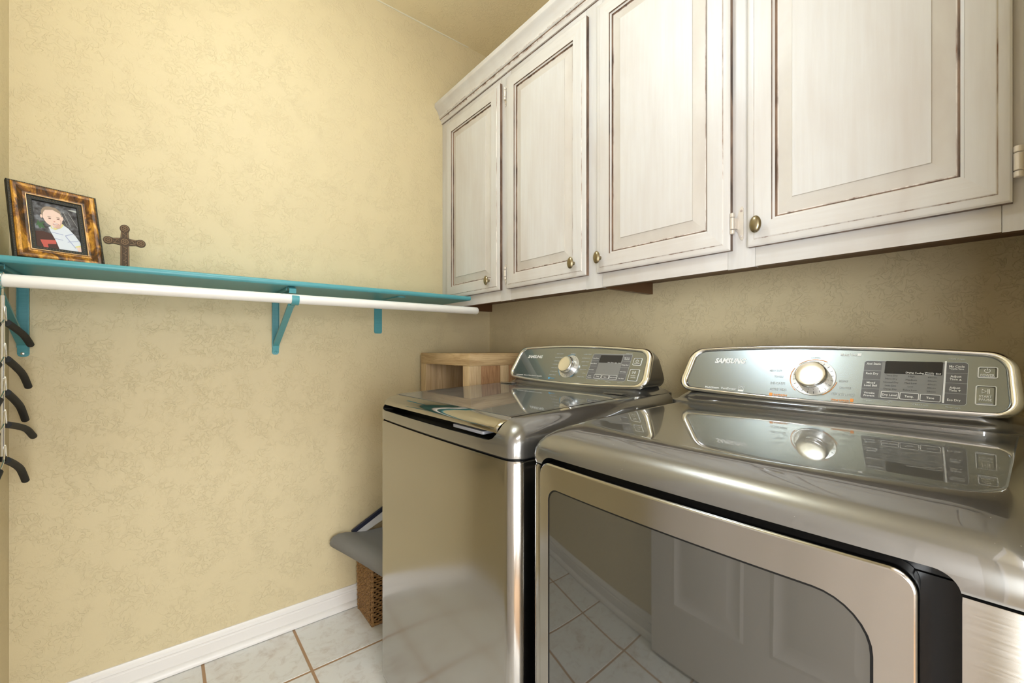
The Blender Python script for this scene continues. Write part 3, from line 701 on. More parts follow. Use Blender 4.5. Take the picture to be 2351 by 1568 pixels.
# console print: (words, u, v, width, height) in metres on each console face
WASH_T1 = [('SAMSUNG', 0.1146, 0.0946, 0.0828, 0.0116), ('activewash  Steam SuperSpeed AquaJet', 0.1164, 0.0153, 0.1476, 0.0048), ('BL steam', 0.2473, 0.0107, 0.0216, 0.0046), ('~HEAVY DUTY', 0.2443, 0.1088, 0.0346, 0.0043), ('~BRILLIANT WHITES', 0.2472, 0.0935, 0.0435, 0.0042), ('~SANITIZE', 0.2428, 0.0793, 0.0338, 0.0042), ('~WHITES', 0.2374, 0.066, 0.0258, 0.0042), ('~PERM PRESS', 0.2413, 0.0518, 0.0343, 0.0041), ('~ACTIVE WEAR', 0.2437, 0.0374, 0.037, 0.0041), ('~DEEP STEAM', 0.2427, 0.0234, 0.0344, 0.0041), ('~SUPER SPEED', 0.3774, 0.1081, 0.0359, 0.004), ('~WATERPROOF', 0.3757, 0.0933, 0.038, 0.004), ('~QUICK WASH', 0.3773, 0.0797, 0.0331, 0.0039), ('~BEDDING', 0.3815, 0.0651, 0.023, 0.0039), ('~DELICATES', 0.3799, 0.0505, 0.0283, 0.0038), ('~SPIN', 0.3882, 0.037, 0.0123, 0.0038), ('~RINSE+SPIN', 0.3792, 0.0232, 0.0315, 0.0038), ('~NORMAL', 0.3106, 0.1096, 0.0232, 0.0041), ('~*Hold 3 Secs', 0.5461, 0.1133, 0.0249, 0.0023), ('~*Light', 0.4509, 0.0141, 0.0127, 0.0023), ('~*Child Lock', 0.4979, 0.012, 0.0218, 0.0023), ('~*Smart Care', 0.5448, 0.0127, 0.0207, 0.0022)]
WASH_T2 = {'marks': [('box', 0.2308, 0.0101, 0.0091, 0.0069)], 'text': [('Deep Rinse', 0.42, 0.0942, 0.0238, 0.0039), ('Extra Rinse', 0.417, 0.0747, 0.0266, 0.0038), ('Pre Soak', 0.4165, 0.0513, 0.0189, 0.0038), ('Auto', 0.4173, 0.0295, 0.0132, 0.0037), ('Dispenser', 0.4181, 0.0241, 0.0182, 0.0037), ('My Cycle', 0.5444, 0.0976, 0.0206, 0.0036), ('*Cycle Save', 0.5449, 0.0924, 0.0203, 0.0028), ('Delay End', 0.5442, 0.073, 0.0244, 0.0036), ('Self Clean', 0.5441, 0.0495, 0.0233, 0.0035), ('Eco Soak', 0.5449, 0.0268, 0.0194, 0.0035), ('Wash', 0.4787, 0.0799, 0.0101, 0.0029), ('Rinse', 0.4925, 0.0798, 0.0105, 0.0029), ('Spin', 0.5067, 0.0794, 0.0092, 0.0029), ('End', 0.5205, 0.0791, 0.0076, 0.0028), ('Temp.', 0.4512, 0.0286, 0.0139, 0.0039), ('Spin', 0.4817, 0.0282, 0.0105, 0.0038), ('Soil Level', 0.5129, 0.0281, 0.0241, 0.0038)], 'keys': [(0.4503, 0.0285, 0.029, 0.0144), (0.4819, 0.0285, 0.028, 0.0141), (0.5129, 0.0284, 0.0289, 0.0146)], 'buttons': [('power', 0.5856, 0.0856, 0.0298, 0.0245, {'ico': (0.5852, 0.0876, 0.0113, 0.01), 'text': [('POWER', 0.5873, 0.0789, 0.0189, 0.003)]}), ('start', 0.5859, 0.0402, 0.0345, 0.0389, {'ico': (0.5855, 0.0486, 0.011, 0.0093), 'text': [('START', 0.5859, 0.0377, 0.0169, 0.0034), ('PAUSE', 0.5879, 0.0316, 0.0169, 0.0034)]})], 'accent': 'b', 'BOX': (0.4822, 0.0642, 0.1563, 0.0916), 'LCD': (0.4815, 0.0922, 0.0885, 0.028), 'LCD2': (0.4834, 0.0556, 0.089, 0.0325), 'hl': [0.0422, 0.0642, 0.0862]}
WASH_DIAL = (0.3087, 0.0596)
DRY_T1 = [('SAMSUNG', 0.1265, 0.0952, 0.0799, 0.0146), ('MultiSteam  VentSensor', 0.117, 0.0159, 0.0811, 0.0058), ('OR refresh', 0.2591, 0.0087, 0.0278, 0.0061), ('~DELICATES', 0.2495, 0.0386, 0.0312, 0.0063), ('~ACTIVE WEAR', 0.2528, 0.0225, 0.036, 0.0069), ('~STEAM SANITIZE', 0.3779, 0.0212, 0.0415, 0.0063), ('OR steam refresh', 0.3747, 0.007, 0.0318, 0.0055), ('~NORMAL', 0.3187, 0.1077, 0.0192, 0.0047), ('Manual Dry', 0.3792, 0.1171, 0.0292, 0.0067), ('~HEAVY DUTY', 0.2403, 0.0713, 0.027, 0.0056), ('~TOWELS', 0.2491, 0.0556, 0.0194, 0.0055), ('~SANITIZE', 0.3811, 0.0365, 0.0204, 0.0049), ('~BEDDING', 0.3766, 0.0522, 0.0159, 0.005), ('~*Hold 3 Secs', 0.5469, 0.11, 0.0223, 0.0028), ('~*Sound', 0.4224, 0.011, 0.019, 0.0026), ('~*Light', 0.4548, 0.0118, 0.0116, 0.0025), ('~*Child Lock', 0.5007, 0.0105, 0.0243, 0.0031), ('~*Smart Care', 0.5457, 0.01, 0.0195, 0.0033)]
DRY_T2 = {'marks': [('star', 0.1689, 0.0175, 0.0133, 0.0147), ('box', 0.2389, 0.009, 0.0071, 0.007), ('box', 0.3954, 0.0088, 0.0058, 0.0075), ('wbox', 0.3983, 0.117, 0.0068, 0.0059)], 'text': [('Anti Static', 0.4245, 0.0958, 0.0238, 0.0059), ('Rack Dry', 0.4237, 0.0731, 0.0201, 0.0054), ('Mixed', 0.4235, 0.0519, 0.0137, 0.005), ('Load Bell', 0.4235, 0.0457, 0.0208, 0.0051), ('Wrinkle', 0.4228, 0.0286, 0.0177, 0.0049), ('Prevent', 0.423, 0.0227, 0.0177, 0.0049), ('My Cycle', 0.5478, 0.094, 0.0204, 0.0053), ('*Cycle Save', 0.5476, 0.0888, 0.0196, 0.0039), ('Adjust', 0.5472, 0.073, 0.0147, 0.0052), ('Time', 0.5446, 0.0672, 0.0108, 0.0048), ('^', 0.5533, 0.0666, 0.0037, 0.0031), ('Adjust', 0.5467, 0.0497, 0.0144, 0.0051), ('Time', 0.5444, 0.0442, 0.0105, 0.0048), ('v', 0.553, 0.0437, 0.0037, 0.003), ('Eco Dry', 0.5463, 0.0248, 0.0176, 0.005), ('Drying', 0.4824, 0.0776, 0.0119, 0.0041), ('Cooling', 0.4964, 0.0773, 0.0129, 0.004), ('Wrinkle', 0.5108, 0.0784, 0.0131, 0.0032), ('Prevent', 0.5109, 0.0748, 0.0133, 0.0029), ('End', 0.5234, 0.0773, 0.0067, 0.0039), ('GVery Dry', 0.4558, 0.07, 0.0176, 0.0041), ('GMore Dry', 0.4553, 0.0625, 0.0184, 0.0041), ('GNormal Dry', 0.4552, 0.0549, 0.0234, 0.0041), ('GLess Dry', 0.4551, 0.0475, 0.0171, 0.0041), ('GDamp Dry', 0.4551, 0.04, 0.0202, 0.004), ('GHigh', 0.4857, 0.0695, 0.0094, 0.004), ('GMedium', 0.4856, 0.0619, 0.0164, 0.004), ('GMed Low', 0.4853, 0.0549, 0.0178, 0.004), ('GLow', 0.4853, 0.0474, 0.0081, 0.004), ('GExtra Low', 0.485, 0.0398, 0.0202, 0.0039), ('G60min', 0.5156, 0.0689, 0.0125, 0.0036), ('G50min', 0.5155, 0.0616, 0.0122, 0.0035), ('G40min', 0.5154, 0.054, 0.0124, 0.0035), ('G30min', 0.5153, 0.0466, 0.0121, 0.0035), ('G20min', 0.5151, 0.0391, 0.0124, 0.0035), ('Dry Level', 0.455, 0.0269, 0.0223, 0.0051), ('Temp.', 0.4846, 0.0263, 0.0132, 0.005), ('Time', 0.5147, 0.0259, 0.0109, 0.0048)], 'keys': [(0.4553, 0.0269, 0.0273, 0.0142), (0.4846, 0.0264, 0.028, 0.0145), (0.5146, 0.0258, 0.0287, 0.0145)], 'buttons': [('power', 0.5875, 0.083, 0.025, 0.0226, {'ico': (0.5869, 0.0866, 0.0094, 0.0098), 'text': [('POWER', 0.5872, 0.077, 0.0174, 0.0053)]}), ('start', 0.5862, 0.0376, 0.026, 0.0381, {'ico': (0.586, 0.0451, 0.0095, 0.0091), 'text': [('START', 0.5858, 0.0351, 0.0154, 0.0052), ('PAUSE', 0.5859, 0.0288, 0.0157, 0.0052)]})], 'accent': 'o', 'BOX': (0.4857, 0.0588, 0.1534, 0.0867), 'LCD': (0.4861, 0.0883, 0.0857, 0.0287), 'LCD2': (0.4842, 0.0507, 0.0885, 0.0406), 'SEP': (0.5325, 0.0612, 0.0027, 0.087), 'hl': [0.038, 0.0588, 0.0796]}
DRY_DIAL = (0.3194, 0.0571)

# ------------------------------------------------------------------ laundry machines
def plan(xf, xb, y0, y1, r, bow, z, nc=8, nf=24):
    """plan outline with rounded front corners and a gently bowed front (front faces -x)"""
    pts = []
    for k in range(nf + 1):
        y = y1 - r + (y0 - y1 + 2 * r) * k / nf; t = (y - (y0 + y1) / 2) / ((y1 - y0) / 2 - r)
        pts.append((xf - bow * (1 - t * t), y))
    pts += [(xf + r - r * math.cos(R(90 * k / nc)), y0 + r - r * math.sin(R(90 * k / nc))) for k in range(1, nc + 1)]
    m = 10
    pts += [(xf + r + (xb - xf - r) * k / m, y0) for k in range(1, m + 1)]
    pts += [(xb - (xb - xf - r) * k / m, y1) for k in range(0, m + 1)]
    pts += [(xf + r - r * math.sin(R(90 * k / nc)), y1 - r + r * math.cos(R(90 * k / nc))) for k in range(1, nc)]
    return [(x, y, z(x) if callable(z) else z) for x, y in pts]
def cutter(m, rings):
    b = MB(); b.loft(rings, 0, True, True); o = b.build('cutter_tmp', m, None, smooth=0); return o

class Face:
    """slanted console plane: u along the front, v up the slant, d out of it"""
    def __init__(s, xb, yL, zb, th):
        s.o = Vector((xb, yL, zb)); s.u = Vector((0, -1, 0)); s.v = Vector((math.sin(R(th)), 0, math.cos(R(th)))); s.n = Vector((-math.cos(R(th)), 0, math.sin(R(th))))
    def __call__(s, u, v, d=0.0): return s.o + s.u * u + s.v * v + s.n * d
def trap(bl, br, tr, tl, rb, rt, bowb, bowt, ns=16, nc=8):
    """rounded trapezoid outline with bowed bottom and top edges"""
    C = [Vector(p) for p in (bl, br, tr, tl)]; rad = (rb, rb, rt, rt); pts = []
    arcs = []
    for i in range(4):
        p, a, c = C[i], C[i - 1], C[(i + 1) % 4]
        d0 = (a - p).normalized(); d1 = (c - p).normalized(); ang = d0.angle(d1); t = rad[i] / math.tan(ang / 2)
        cen = p + (d0 + d1).normalized() * rad[i] / math.sin(ang / 2)
        s0 = p + d0 * t - cen; s1 = p + d1 * t - cen
        a0 = math.atan2(s0.y, s0.x); a1 = math.atan2(s1.y, s1.x)
        while a1 < a0: a1 += 2 * math.pi
        arcs.append([cen + Vector((math.cos(a0 + (a1 - a0) * k / nc), math.sin(a0 + (a1 - a0) * k / nc))) * rad[i] for k in range(nc + 1)])
    for i in range(4):
        pts += arcs[i]; e = arcs[(i + 1) % 4][0]; s_ = arcs[i][-1]
        pts += [s_ + (e - s_) * k / ns for k in range(1, ns)]
    uc = (C[0].x + C[1].x) / 2; hw = (C[1].x - C[0].x) / 2; vm = (C[0].y + C[2].y) / 2; hh = (C[2].y - C[0].y) / 2
    out = []
    for p in pts:
        k = max(0, 1 - ((p.x - uc) / hw) ** 2); w = (p.y - vm) / hh
        out.append(Vector((p.x, p.y + (bowt * k * max(0, w) - bowb * k * max(0, -w)))))
    return out
def inset(pts, d):
    n = len(pts); out = []
    for i in range(n):
        t = (pts[(i + 1) % n] - pts[i - 1]).normalized(); out.append(pts[i] + Vector((-t.y, t.x)) * d)
    return out

# ---- printed lettering: flat text fitted to a width and a height on the console plane
TXT = []
def text_mesh(s, bold, shear):
    c = bpy.data.curves.new('txt', 'FONT'); c.body = s; c.size = 1; c.resolution_u = 2; c.fill_mode = 'FRONT'
    c.offset = bold; c.shear = shear
    o = bpy.data.objects.new('txt', c); COL.objects.link(o)
    dg = bpy.context.evaluated_depsgraph_get()
    me = bpy.data.meshes.new_from_object(o.evaluated_get(dg))
    v = [tuple(p.co) for p in me.vertices]; f = [tuple(p.vertices) for p in me.polygons]
    bpy.data.objects.remove(o); bpy.data.curves.remove(c); bpy.data.meshes.remove(me)
    return v, f
CACHE = {}
def put(b, face, s, u, v, w, h, d, mi, bold=.012, shear=0.0):
    key = (s, bold, shear)
    if key not in CACHE: CACHE[key] = text_mesh(s, bold, shear)
    vs_, fs = CACHE[key]
    x0 = min(p[0] for p in vs_); x1 = max(p[0] for p in vs_)
    sx = w / (x1 - x0); sy = h / 0.72
    b.add([face(u - w / 2 + (p[0] - x0) * sx, v - h * .5 + p[1] * sy, d) for p in vs_], fs, mi)
def flat(b, face, pts, d, mi): b.add([face(a, c, d) for a, c in pts], [tuple(range(len(pts)))], mi)
def ring(b, face, o, i, d, mi): b.loft([[face(a, c, d) for a, c in o], [face(a, c, d) for a, c in i]], mi)
def arc(b, face, cu, cv, r0, r1, a0, a1, d, mi, n=24):
    P_ = lambda r: [face(cu + r * math.cos(R(a0 + (a1 - a0) * k / n)), cv + r * math.sin(R(a0 + (a1 - a0) * k / n)), d) for k in range(n + 1)]
    b.loft([P_(r0), P_(r1)], mi, closed=False)

def console(M, F, outl, inn, xbk, zdrop, T1, T2, dial, orange, neck):
    """bezel, control panel, housing, dial, display and buttons of one machine"""
    o = outl
    b = MB()
    mixo = lambda k: [p + (q - p) * k for p, q in zip(o, inn)]
    b.loft([[F(p.x, p.y, d) for p in mixo(k)] for k, d in ((0, -.006), (-.05, -.002), (.02, .0030), (.25, .0058), (.6, .0062), (.88, .0040), (.97, .0020), (1.0, -.0006))])
    b.build('chrome_bezel', CHROME, M, smooth=50)
    b = MB(); b.loft([[F(p.x, p.y, d) for p in inset(inn, i)] for i, d in ((-.0006, -.006), (-.0003, -.0012), (.0007, 0))], 0)
    b.v += [tuple(F(p.x, p.y, 0)) for p in inset(inn, .0007)]; n = len(o); b.f.append(tuple(range(len(b.v) - n, len(b.v)))); b.m.append(0)
    pan = b.build('control_panel', PANEL, M, smooth=20)
    # housing behind the bezel
    rings = [[F(p.x, p.y, -.004) for p in inset(o, .001)]]
    zb = F.o.z
    for f, sh, dz in ((.25, .001, 0.0), (.6, .004, .25), (.85, .008, .6), (1.0, .016, 1.0)):
        rr = []
        for p in o:
            q = F(p.x, p.y, -.004); ym = F.o.y - .32; h = max(0, (q.z - zb)) / .125
            xe_ = xbk - .028 * max(0, h) ** 1.5
            rr.append((q.x + (max(xe_, q.x + .012) - q.x) * f, ym + (q.y - ym) * (1 - sh * .8), q.z - zdrop * dz * max(0, h - .3)))
        rings.append(rr)
    b = MB(); b.loft(rings, 0, False, True); b.build('console_housing', COVER, M, smooth=45)
    b = MB(); ya_, yb_, prof_ = neck
    ends = []
    seq = ((0, .02), (.006, .30), (.014, .55), (.026, .78), (.042, .93), (.065, 1.0))
    for y, k in [(ya_ - a, k) for a, k in seq] + [(yb_ + a, k) for a, k in seq[::-1]]:
        z0 = prof_[0][1]
        ends.append([(x + (1 - k) * .03, y, z0 + (z - z0) * k if z > z0 else z) for x, z in prof_])
    b.loft(ends, 0, True, True); b.build('console_neck', COVER, M, smooth=40)
    # print
    w = MB()
    for t in T1:
        s, u, v, ww, hh = t
        if s == 'SAMSUNG': put(w, F, s, u, v, ww, hh, .0006, 0, .035, .22)
        elif s[:2] == 'OR': put(w, F, s[3:].upper(), u, v, ww, hh * .75, .0006, 3)
        elif s[:2] == 'BL': put(w, F, s[3:].capitalize(), u, v, ww, hh * .8, .0006, 3)
        elif s[0] == '~': put(w, F, s[1:], u, v, ww, hh, .0006, 2, .0)
        else: put(w, F, s, u, v, ww, hh, .0006, 0, .006)
    for kind, u, v, ww, hh in T2['marks']:
        if kind == 'box': flat(w, F, rrect(u - ww / 2, u + ww / 2, v - hh / 2, v + hh / 2, min(ww, hh) * .2, 3), .0006, 3)
        if kind == 'wbox': flat(w, F, rrect(u - ww / 2, u + ww / 2, v - hh / 2, v + hh / 2, hh * .12, 2), .0006, 0)
        if kind == 'star':
            ring(w, F, rrect(u - ww / 2, u + ww / 2, v - hh / 2, v + hh / 2, .0006, 2), rrect(u - ww / 2 + .0006, u + ww / 2 - .0006, v - hh / 2 + .0006, v + hh / 2 - .0006, .0004, 2), .0006, 0)
            flat(w, F, [(u - ww / 2, v - hh / 2), (u + ww / 2, v - hh / 2), (u + ww / 2, v - hh * .2), (u - ww / 2, v - hh * .2)], .0007, 0)
            arc(w, F, u, v + hh * .05, ww * .28, ww * .33, 10, 170, .0007, 0, 8)
    for a0, a1 in orange: arc(w, F, dial[0], dial[1], .0452, .0465, a0, a1, .0006, 3)
    if T2.get('lines'):
        for x0, y0, x1, y1 in T2['lines']: flat(w, F, [(x0, y0), (x1, y1), (x1, y1 + .0005), (x0, y0 + .0005)], .0006, 2)
    w.build('lettering', [INKW, INKG, INKF, INKO if T2['accent'] == 'o' else INKB], pan, smooth=0, kind='stuff')
    # display block
    L = T2['BOX']; u, v, ww, hh = L
    par = lambda q: lambda a, c, d=0.0: F(a, c, d)
    b = MB()
    bx = rrect(u - ww / 2, u + ww / 2, v - hh / 2, v + hh / 2, .005, 5)
    b.loft([[F(a, c, d) for a, c in bx] for d in (0, .0004)], 0, False, True)
    ring(b, F, rrect(u - ww / 2 - .0007, u + ww / 2 + .0007, v - hh / 2 - .0007, v + hh / 2 + .0007, .0055, 5), bx, .0005, 3)
    q = T2['LCD2']; flat(b, F, [(q[0] - q[2] / 2 - .002, v - hh / 2 + .004), (q[0] + q[2] / 2 + .002, v - hh / 2 + .004), (q[0] + q[2] / 2 + .002, v + hh / 2 - .002), (q[0] - q[2] / 2 - .002, v + hh / 2 - .002)], .0006, 1)
    q = T2['LCD']; flat(b, F, rrect(q[0] - q[2] / 2, q[0] + q[2] / 2, q[1] - q[3] / 2, q[1] + q[3] / 2, .002, 3), .0009, 2)
    for vv in T2['hl']:
        flat(b, F, [(u - ww / 2, vv), (u - ww / 2 + .029, vv), (u - ww / 2 + .029, vv + .0004), (u - ww / 2, vv + .0004)], .0007, 3)
        flat(b, F, [(u + ww / 2 - .031, vv), (u + ww / 2, vv), (u + ww / 2, vv + .0004), (u + ww / 2 - .031, vv + .0004)], .0007, 3)
    if 'SEP' in T2:
        q = T2['SEP']; flat(b, F, [(q[0] - q[2] / 2, q[1] - q[3] / 2), (q[0] + q[2] / 2, q[1] - q[3] / 2), (q[0] + q[2] / 2, q[1] + q[3] / 2), (q[0] - q[2] / 2, q[1] + q[3] / 2)], .0010, 4)
    for s, u_, v_, w_, h_ in T2['text']:
        if s == '^': flat(b, F, [(u_ - w_ / 2, v_ - h_ / 2), (u_ + w_ / 2, v_ - h_ / 2), (u_, v_ + h_ / 2)], .0011, 4)
        elif s == 'v': flat(b, F, [(u_ - w_ / 2, v_ + h_ / 2), (u_, v_ - h_ / 2), (u_ + w_ / 2, v_ + h_ / 2)], .0011, 4)
        elif s[0] == 'G': put(b, F, s[1:], u_, v_, w_, h_ * .9, .0011, 5, 0)
        else: put(b, F, s, u_, v_, w_, h_ * .9, .0011, 4, .012)
    b.build('display', [DISP, DISP2, LCD, INKF, INKW, INKG], pan, smooth=0)
    for u_, v_, w_, h_ in T2['keys']:
        b = MB(); o1 = rrect(u_ - w_ / 2, u_ + w_ / 2, v_ - h_ / 2, v_ + h_ / 2, .0018, 4); i1 = rrect(u_ - w_ / 2 + .0009, u_ + w_ / 2 - .0009, v_ - h_ / 2 + .0009, v_ + h_ / 2 - .0009, .0012, 4)
        b.loft([[F(a, c, d) for a, c in o1] for d in (.0005, .0010)], 1); ring(b, F, o1, i1, .0010, 1); flat(b, F, i1, .0008, 0)
        b.build('display_key', [DISP, INKW], pan, smooth=0)
    for kind, u_, v_, w_, h_, extra in T2['buttons']:
        b = MB(); o1 = rrect(u_ - w_ / 2, u_ + w_ / 2, v_ - h_ / 2, v_ + h_ / 2, .003, 5); i1 = rrect(u_ - w_ / 2 + .0014, u_ + w_ / 2 - .0014, v_ - h_ / 2 + .0014, v_ + h_ / 2 - .0014, .002, 5)
        b.loft([[F(a, c, d) for a, c in o1] for d in (0, .0012)], 1); ring(b, F, o1, i1, .0012, 1); 
        i2 = rrect(u_ - w_ / 2 + .0035, u_ + w_ / 2 - .0035, v_ - h_ / 2 + .0035, v_ + h_ / 2 - .0035, .0015, 5)
        b.loft([[F(a, c, .0011) for a, c in i1], [F(a, c, .0022) for a, c in i2]], 0, False, True)
        d = .0026
        if kind == 'power':
            q = extra['ico']; r = q[2] * .5
            arc(b, F, q[0], q[1] - r * .15, r * .66, r * .86, 120, 420, d, 1, 20); flat(b, F, [(q[0] - r * .1, q[1]), (q[0] + r * .1, q[1]), (q[0] + r * .1, q[1] + r * .95), (q[0] - r * .1, q[1] + r * .95)], d, 1)
        else:
            q = extra['ico']; u0, v0, s_, t_ = q
            tri = [Vector((u0 - s_ / 2, v0 + t_ / 2)), Vector((u0 - s_ / 2, v0 - t_ / 2)), Vector((u0 + s_ * .12, v0))]
            ring(b, F, [(p.x, p.y) for p in tri], [(p.x * .72 + .28 * (u0 - s_ * .28), p.y * .66 + .34 * v0) for p in tri], d, 1)
            for k in (.22, .42): flat(b, F, [(u0 + s_ * k, v0 - t_ / 2), (u0 + s_ * (k + .10), v0 - t_ / 2), (u0 + s_ * (k + .10), v0 + t_ / 2), (u0 + s_ * k, v0 + t_ / 2)], d, 1)
        for s, a, c, e, f in extra['text']: put(b, F, s, a, c, e, f * .9, d, 1, .01)
        b.build(kind + '_button', [PANEL, INKW], pan, smooth=0)
    # dial
    cu, cv = dial
    ax = F.n; c0 = F(cu, cv, 0)
    b = MB(); b.loft(lathe(c0, ax, [(0, .0435), (.0012, .0435), (.0016, .0425), (.0012, .041), (.0012, .026)], 48), 0)
    for k in range(20):
        a = R(k * 18 + 9); t = Vector((math.cos(a), math.sin(a))); q = Vector((-t.y, t.x))
        pts = [Vector((cu, cv)) + t * r + q * s for r, s in ((.0345, -.0005), (.0400, -.0005), (.0400, .0005), (.0345, .0005))]
        flat(b, F, [(p.x, p.y) for p in pts], .0015, 1)
    dl = b.build('dial_plate', [DIALP, INKG], M, smooth=40)
    b = MB(); b.loft(lathe(c0, ax, [(.001, .0325), (.012, .0322), (.0145, .0318), (.0150, .0310), (.0158, .0310), (.0163, .0318), (.021, .0310), (.0235, .0300), (.0246, .0285), (.0242, .0275), (.0232, .018), (.0228, .0005)], 48), 0, False, True)
    b.build('dial_knob', KNOBM, dl, smooth=40)

# ---- top-loading washer
wm = empty('washing_machine', (.88, 1.046, 0), 'brushed steel top-loading washer with dark glass lid, near the back wall', 'washer')
wx, wxb, wy0, wy1, wr, wb = .562, 1.203, .690, 1.402, .032, .007
b = MB()
wlev = [(.012, .036), (.002, .050), (0, .065), (0, .40), (0, .893), (.0022, .899)]
b.loft([plan(wx + i, wxb, wy0 + i, wy1 - i, wr, wb, z) for i, z in wlev], 0, True, False)
b.build('cabinet_body', INOX, wm, smooth=40)
b = MB(); b.loft([plan(wx + .006, wxb, wy0 + .006, wy1 - .006, wr, wb, z) for z in (.880, .906)]); b.build('seam_shade_band', BLACK, wm)  # black band stands in for the shade in the seam gap
for x in (wx + .06, wxb - .06):
    for y in (wy0 + .06, wy1 - .06):
        MB().loft(lathe((x, y, .0005), (0, 0, 1), [(0, .024), (.012, .024), (.014, .014), (.034, .014)], 18), 0, True, True).build('foot', BLACK, wm)
ZS = lambda z0, k: (lambda x: z0 + k * (x - .62))
wcov = [(.0030, .0030, .9025), (0, 0, .9055), (0, 0, .932), (.003, .002, .945), (.010, .007, .958), (.021, .016, .970), (.034, .027, .978), (.048, .040, .9825)]
b = MB(); rings = []
for k, (fi, si, z) in enumerate(wcov):
    zz = ZS(z, .040 * max(0, k - 2) / 5)
    rings.append(plan(wx + fi, wxb, wy0 + si, wy1 - si, wr, wb, zz))
rings.append(plan(wx + .0488, wxb, wy0 + .0408, wy1 - .0408, wr, wb, ZS(.98255, .040))); rings.append(plan(wx + .053, wxb, wy0 + .045, wy1 - .045, wr, wb, ZS(.98255, .040)))
b.loft(rings, 0, True, True)
cov = b.build('top_cover', [COVER, BLACK], wm)
pts = [(.40, .9340), (.566, .9340), (.580, .930), (.622, .922), (.624, .9665), (1.062, .9862), (1.062, 1.2), (.40, 1.2)]
c1 = cutter(BLACK, [[(x, y, z + (dz if z < .94 else 0)) for x, z in pts] for y, dz in ((.752, .026), (.755, .015), (.762, .006), (.774, .001), (.786, 0), (1.354, 0), (1.366, .001), (1.378, .006), (1.385, .015), (1.388, .026))])  # cut faces coloured black for the shade inside the handle pocket
c2 = cutter(TUB, lathe((.845, 1.07, .86), (0, 0, 1), [(0, .215), (.2, .215)], 48))
boolean(cov, [c1, c2])
b = MB(); b.loft(lathe((.845, 1.07, .50), (0, 0, 1), [(0, .02), (.0, .24), (.37, .24), (.385, .255), (.395, .255), (.400, .236), (.386, .222), (.01, .222), (.01, .02)], 48), 0)
tb = b.build('tub', TUB, wm)
b = MB(); b.loft(lathe((.845, 1.07, .893), (0, 0, 1), [(0, .213), (.012, .213), (.020, .200), (.020, .188), (.012, .180), (0, .180)], 48), 0); b.build('tub_ring', TUBR, tb)
b = MB(); b.prism(rrect(.64, .82, 1.26, 1.366, .02, 4), lambda a, c, d: (a, c, d + .040 * (a - .62)), .9665, .9690); b.build('dispenser', BLUEP, wm)

def lz(x): return .9838 + .0385 * (x - .64)
LY0, LY1 = .757, 1.383
top = [(.5695, .9515), (.5685, .957), (.5705, .9630), (.5770, .9695), (.5870, .9750), (.6000, .9793), (.6140, .9822)]
bot = [(.6140, .9705), (.6000, .9680), (.5880, .9630), (.5800, .9565), (.5755, .9512)]
b = MB(); rings = []
for y, q in ((LY0, .35), (LY0 + .004, .8), (LY0 + .010, 1), (LY1 - .010, 1), (LY1 - .004, .8), (LY1, .35)):
    rings.append([(x + (1 - q) * .004, y, z - (1 - q) * .004) for x, z in top] + [(x, y, z) for x, z in bot])
b.loft(rings, 0, True, True)
def lbar(x0, x1, y0, y1, th=.0105): b.add([(x, y, lz(x) - d) for x in (x0, x1) for y in (y0, y1) for d in (0, th)], [(0, 1, 3, 2), (4, 6, 7, 5), (0, 2, 6, 4), (1, 5, 7, 3), (0, 4, 5, 1), (2, 3, 7, 6)], 1)
lbar(.6141, 1.056, LY0 + .001, LY0 + .012); lbar(.6141, 1.056, LY1 - .016, LY1 - .001); lbar(1.034, 1.056, LY0 + .0122, LY1 - .0162)
lid = b.build('lid', [POLISH, COVER], wm)
b = MB(); x0, x1, y0, y1 = .6143, 1.0338, LY0 + .0122, LY1 - .0162
b.add([(x, y, lz(x) - d + .0004) for x in (x0, x1) for y in (y0, y1) for d in (0, .007)], [(0, 1, 3, 2), (4, 6, 7, 5), (0, 2, 6, 4), (1, 5, 7, 3), (0, 4, 5, 1), (2, 3, 7, 6)])
b.build('lid_glass', LGLASS, lid, smooth=0)
b = MB(); b.prism(rrect(.570, .605, .810, .945, .006, 4), lambda a, c, d: (a, c, d - .03 * (.605 - a)), .9405, .9475); b.build('lid_latch', GREYP, lid)
for y in (LY0 + .05, LY1 - .06):
    MB().box(1.040, 1.066, y - .035, y + .035, 1.0005, 1.0045, 0, .0018).build('hinge_cap', COVER, lid)
wF = Face(1.09, 1.367, 1.02, 27)
wo = trap((-.008, .004), (.646, .000), (.631, .1255), (.018, .130), .030, .034, .012, .0145)
wi = trap((.012, .013), (.620, .010), (.612, .1155), (.031, .122), .022, .028, .012, .0135)
console(wm, wF, wo, wi, 1.192, .012, WASH_T1, WASH_T2, WASH_DIAL, ((75, 140), (150, 232), (300, 318)),
        (1.372, .722, [(1.050, 1.0000), (1.066, 1.0010), (1.078, 1.0045), (1.087, 1.0100), (1.093, 1.0160), (1.110, 1.022), (1.19, 1.022), (1.19, .98), (1.050, .98)]))

